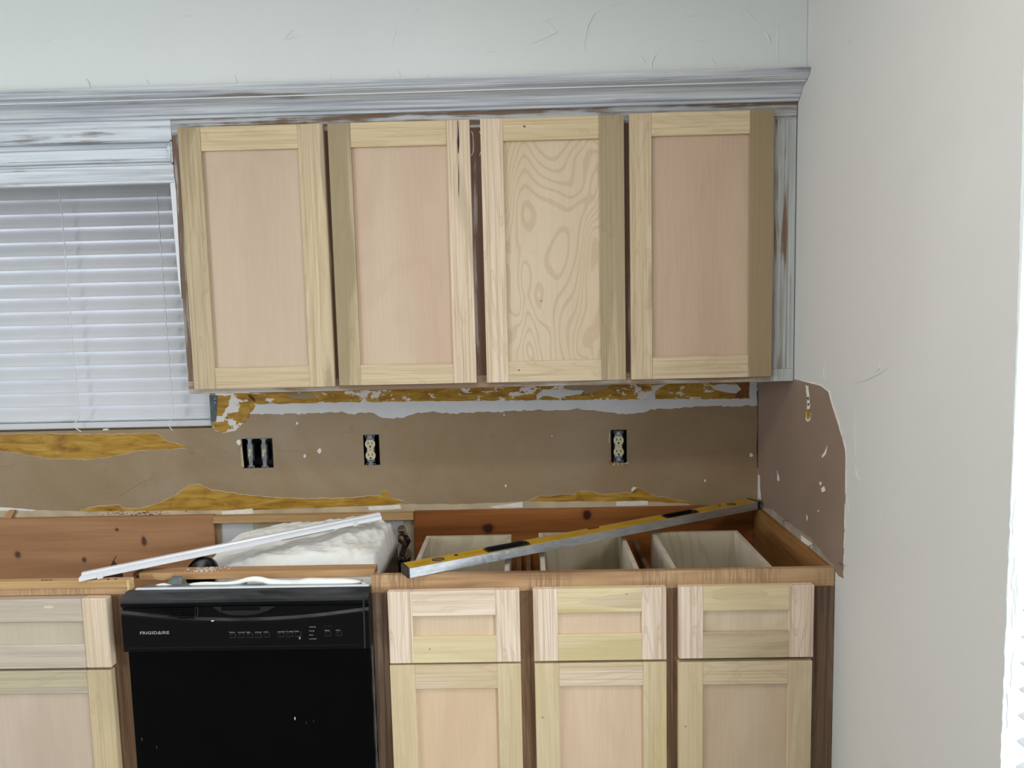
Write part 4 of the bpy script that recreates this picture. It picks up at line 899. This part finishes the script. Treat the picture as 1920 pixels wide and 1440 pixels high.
for a_, b_ in ((xa, xb_), (xc, xd)):     # hand slots: rounded black liners, hollow in the middle
    cxm = (a_+b_)/2; hl = (b_-a_)/2; m = MB(); O, I = [], []
    for k in range(40):
        th = 2*math.pi*k/40; sx = hl-.018; px = math.copysign(sx, math.cos(th)) if abs(math.cos(th)) > 1e-6 else 0
        O.append(Vector((cxm+px+math.cos(th)*.018, Wd/2+math.sin(th)*.0200, 0))); I.append(Vector((cxm+px+math.cos(th)*.013, Wd/2+math.sin(th)*.0150, 0)))
    rings_ = [[m.bm.verts.new(p+Vector((0, 0, z_))) for p in q_] for q_, z_ in ((O, .001), (O, Hh+.0018), (I, Hh+.0012), (I, .001))]
    for g0, g1 in zip(rings_, rings_[1:]+rings_[:1]):
        for k in range(40): m.bm.faces.new((g0[k], g0[(k+1) % 40], g1[(k+1) % 40], g1[k]))
    m.build('hand_slot', M['level_black'], lvl, local=True)
    m = MB(); m.box(a_+.016, b_-.016, .012, Wd-.012, .001, .003); m.build('slot_floor', M['level_black'], lvl, local=True)
    for k in range(3):
        m = MB(); m.tube([(a_+.045+k*.03, .014, .012), (a_+.045+k*.03, Wd-.014, .012)], .0035, 8); m.build('grip_rib', M['level_black'], lvl, local=True)
for xv in (.090, L_-.098):
    MB().disc((xv, Wd/2, Hh+.0003), (0, 0, 1), .0165, .0008, 20, 1, .86).build('vial_ring', M['level_black'], lvl, local=True)
    MB().disc((xv, Wd/2, Hh+.0011), (0, 0, 1), .0145, .0006, 20, 1, .86).build('vial', plain('smoky_vial', c(96, 86, 62), .12), lvl, local=True)
for xv in (.142, L_-.142): MB().disc((xv, Wd*.62, Hh+.0003), (0, 0, 1), .0052, .0008, 12).build('screw_hole', M['level_black'], lvl, local=True)
MB().box(xe+.002, xf-.002, Wd-.016, Wd-.004, .004, Hh-.006, .001).build('vial_block', M['level_yellow'], lvl, local=True)
gl_ = MB()
for a_, b_ in ((.02, .23), (.41, .54), (.61, .77), (.95, 1.15)): gl_.box(a_, b_, Wd*.30, Wd*.30+.0008, Hh+.0003, Hh+.0006); 
gl_.build('groove_line', plain('dark_yellow_groove', c(150, 108, 16), .5), lvl, local=True)['kind'] = 'stuff'
for a_, b_ in ((-.001, .005), (L_-.010, L_+.002)): MB().box(a_, b_, -.0006, Wd+.0006, -.0006, Hh+.001, .0015, 2).build('end_cap', M['level_black'], lvl, local=True)
pm_ = MB()        # small faded print on the yellow body
for k in range(26):
    x = .165+k*.0026; pm_.box(x, x+.0016, Wd*.48, Wd*.48+.0032, Hh+.0003, Hh+.0005); 
for k in range(16): x = .030+k*.0024; pm_.box(x, x+.0014, Wd*.45, Wd*.45+.0028, Hh+.0003, Hh+.0005)
pm_.build('faded_print', plain('faded_print_brown', c(120, 88, 20), .5), lvl, local=True)['kind'] = 'stuff'

# ================================================================== OUTLETS AND SWITCHES
def recess(parent, h, depth=.05, mat=None):
    x0, x1, z0, z1 = h; m = MB(); y0 = .0004; y1 = depth; t_ = .0015; mat = mat or M['box_black']
    m.box(x0, x1, y1, y1+t_, z0, z1); m.box(x0+.0003, x0+t_, y0, y1, z0, z1); m.box(x1-t_, x1-.0003, y0, y1, z0, z1); m.box(x0, x1, y0, y1, z0+.0003, z0+t_); m.box(x0, x1, y0, y1, z1-t_, z1-.0003)
    return m.build('device_box', mat, parent)
def ears(m, cx, z, y, r=.0042, gap=.0068):
    for s_ in (-1, 1): m.tube([(cx+s_*gap+math.cos(k*math.pi/6)*r, y, z+math.sin(k*math.pi/6)*r) for k in range(13)], .0010, 5, cap=False)
def outlet(h, cx, label, mat_ring=M['steel'], slot_col=M['slot']):
    x0, x1, z0, z1 = h; zc = (z0+z1)/2
    t = thing('wall_outlet', (cx, 0, zc), label, 'outlet')
    recess(t, h)
    m = MB(); ym = -.0015
    m.box(cx-.007, cx+.007, ym, ym+.0015, zc+.036, zc+.050); m.box(cx-.007, cx+.007, ym, ym+.0015, zc-.051, zc-.036)
    ears(m, cx, zc+.0475, ym, .0038, .0115); ears(m, cx, zc-.0485, ym, .0038, .0115)
    m.box(cx-.0125, cx+.0125, .001, .0025, zc-.040, zc+.040); m.build('yoke', mat_ring, t)
    for s_ in (1, -1): MB().disc((cx, ym, zc+s_*.0425), (0, -1, 0), .0032, .0012, 10).build('screw', M['chrome'], t)
    MB().box(cx-.0105, cx+.0105, -.002, .018, zc-.012, zc+.012, .001).disc((cx, -.002, zc+.002), (0, -1, 0), .0001, .0001, 6).build('receptacle_body', M['ivory'], t)
    MB().box(cx-.0155, cx+.0155, .004, .022, zc-.034, zc+.034, .001).build('receptacle_housing', M['box_black'], t)
    MB().disc((cx, -.0022, zc+.0015), (0, -1, 0), .0016, .0006, 8).build('centre_screw', M['slot'], t)
    for s_ in (1, -1):
        zz_ = zc+.0008+s_*.0192; pts_ = []
        for k in range(28):
            th = 2*math.pi*k/28; pts_.append(Vector((cx+math.cos(th)*.0165, -.0005, zz_+max(-.0135, min(.0135, math.sin(th)*.0165)))))
        f = MB().poly(pts_, (0, -1, 0), .0035).build('receptacle_face', M['ivory'], t)
        m = MB()
        for dx, hh in ((-.0064, .0042), (.0064, .0036)): m.box(cx+dx-.0013, cx+dx+.0013, -.0043, -.0038, zz_+.0032-hh, zz_+.0032+hh)
        m.disc((cx, -.0038, zz_-.0078), (0, -1, 0), .0028, .0005, 12); m.box(cx-.0028, cx+.0028, -.0043, -.0038, zz_-.0110, zz_-.0075)
        m.build('slot', slot_col, t).parent = f
        ob = f.children[0]; ob.location = (0, 0, 0)
    return t
oa = outlet(o1, -1.2735, 'ivory double outlet without a plate, right of the two switches', M['steel'])
ob_ = outlet(o2, -.4555, 'ivory double outlet without a plate, nearest the room corner', M['steel'])
chip = MB(); 
for k in range(14):
    p = at(rp.uniform(1145, 1180), rp.uniform(866, 872), y=-.001); chip.disc(p, (0, -1, 0), rp.uniform(.001, .0035), .0012, 6, 1.5, .8)
chip.build('torn_rim', M['cream'], wb)['kind'] = 'stuff'
patch('torn_brown_rim', [(1141, 862), (1143, 872), (1178, 873), (1181, 862), (1177, 868), (1150, 869)], plain('torn_drywall_brown', c(150, 106, 60), .8, var=.2), wb, amp=1, step=4, thick=.001)
for (a_, b_, d_, e_) in ((1143, 812, 1142, 830),):
    MB().tube([at(a_, b_, y=-.0006), at(a_-.5, (b_+e_)/2, y=-.0006), at(d_, e_, y=-.0006)], .0010, 6).build('cut_edge', M['gypsum'], wb)
sg = thing('switch_box', (-1.65, 0, 1.08), 'open black box with two ivory toggle switches, left of the outlets', 'switch')
recess(sg, sw, .055)
for px in (469.5, 495.5):
    p = at(px, 848, y=0); cx = p.x; zc = p.z; m = MB()
    m.box(cx-.0062, cx+.0062, -.001, .0008, zc+.024, zc+.046, .0004); m.box(cx-.0062, cx+.0062, -.001, .0008, zc-.050, zc-.020, .0004); m.box(cx-.0085, cx+.0085, -.0012, .0008, zc-.021, zc+.025, .0004)
    ears(m, cx, zc+.0465, 0, .0034, .0075); ears(m, cx, zc-.0485, 0, .0034, .0075)
    yk = m.build('switch_yoke', M['steel'], sg)
    MB().box(cx-.0125, cx+.0125, .001, .03, zc-.03, zc+.03, .001).build('switch_housing', M['box_black'], sg)
    m = MB().box(cx-.0048, cx+.0048, -.003, 0, zc-.011, zc+.011, .0008).build('toggle_collar', M['ivory'], sg)
    m = MB(); A_ = [(cx-.003, -.0028, zc+.004), (cx+.003, -.0028, zc+.004), (cx+.003, -.0028, zc-.006), (cx-.003, -.0028, zc-.006)]
    Bv = [(cx-.0024, -.012, zc-.004), (cx+.0024, -.012, zc-.004), (cx+.0024, -.0125, zc-.011), (cx-.0024, -.0125, zc-.011)]
    va_ = [m.bm.verts.new(v) for v in A_]; vb_ = [m.bm.verts.new(v) for v in Bv]
    m.bm.faces.new(va_); m.bm.faces.new(vb_[::-1])
    for k in range(4): m.bm.faces.new((va_[k], va_[(k+1) % 4], vb_[(k+1) % 4], vb_[k]))
    m.build('toggle', M['ivory'], sg)
    MB().box(cx-.002, cx+.002, -.0034, -.0029, zc+.0065, zc+.0082).build('toggle_gap', M['slot'], sg)
    for s_ in (1, -1): MB().disc((cx, -.001, zc+s_*.031), (0, -1, 0), .0021, .001, 8).build('screw', M['chrome'], sg)
MB().tube([at(520, 840, y=-.001), at(515, 860, y=-.001)], .0002, 4).build('cut_edge', M['cream'], wb)
MB().poly([at(px, py, y=-.0003) for px, py in ((451, 838), (454, 838), (458, 876), (453, 874))], (0, -1, 0), .001).build('cut_edge', M['cream'], wb)
# wood chip standing on the back ledge of the sink cabinet
wcx = MB(); wcx.poly([at(px, py, y=-.006) for px, py in ((9, 971), (19, 956), (30, 956), (24, 969), (22, 972))], (0, -1, 0), .006)
tag(wcx.build('wood_wedge', M['fir_x']), 'small brown wood chip standing on the ledge at the left edge', 'wood chip')
# dark splinters on the sink cabinet's inner rail
spl = MB(); spl.poly([at(px, py, y=-.50) for px, py in ((206, 1062), (212, 1052), (217, 1058), (226, 1066), (230, 1084), (188, 1084), (200, 1076))], (0, 1, 0), .004); spl.tube([at(211, 1054, y=-.5), at(218, 1043, y=-.5)], .0012, 5)
tag(spl.build('bark_splinter', plain('dark_bark', c(62, 34, 20), .8, var=.3, sc=80)), 'dark bark splinter sticking up behind the white plastic strip', 'splinter')

# ================================================================== CEILING LAMP AND ADDED FILL PANEL (above and behind the camera)
cl = thing('ceiling_lamp_or_fill', (-.95, -1.62, CEIL), 'round flush ceiling lamp above the middle of the kitchen', 'lamp')
m = MB(); m.tube([(-.95, -1.62, CEIL-.0005), (-.95, -1.62, CEIL-.012)], .15, 28); m.build('fixture_base', M['window_white'], cl)
fx = thing('ceiling_lamp_or_fill', (-1.7, -3.3, CEIL), 'added square ceiling plate for an unseen fill light behind the viewer', 'lamp')
m = MB(); m.box(-2.37, -1.03, -3.82, -2.78, CEIL-.012, CEIL-.0005, .002); m.build('fixture_base', M['window_white'], fx)  # made-up fixture that only gives the added fill light a body
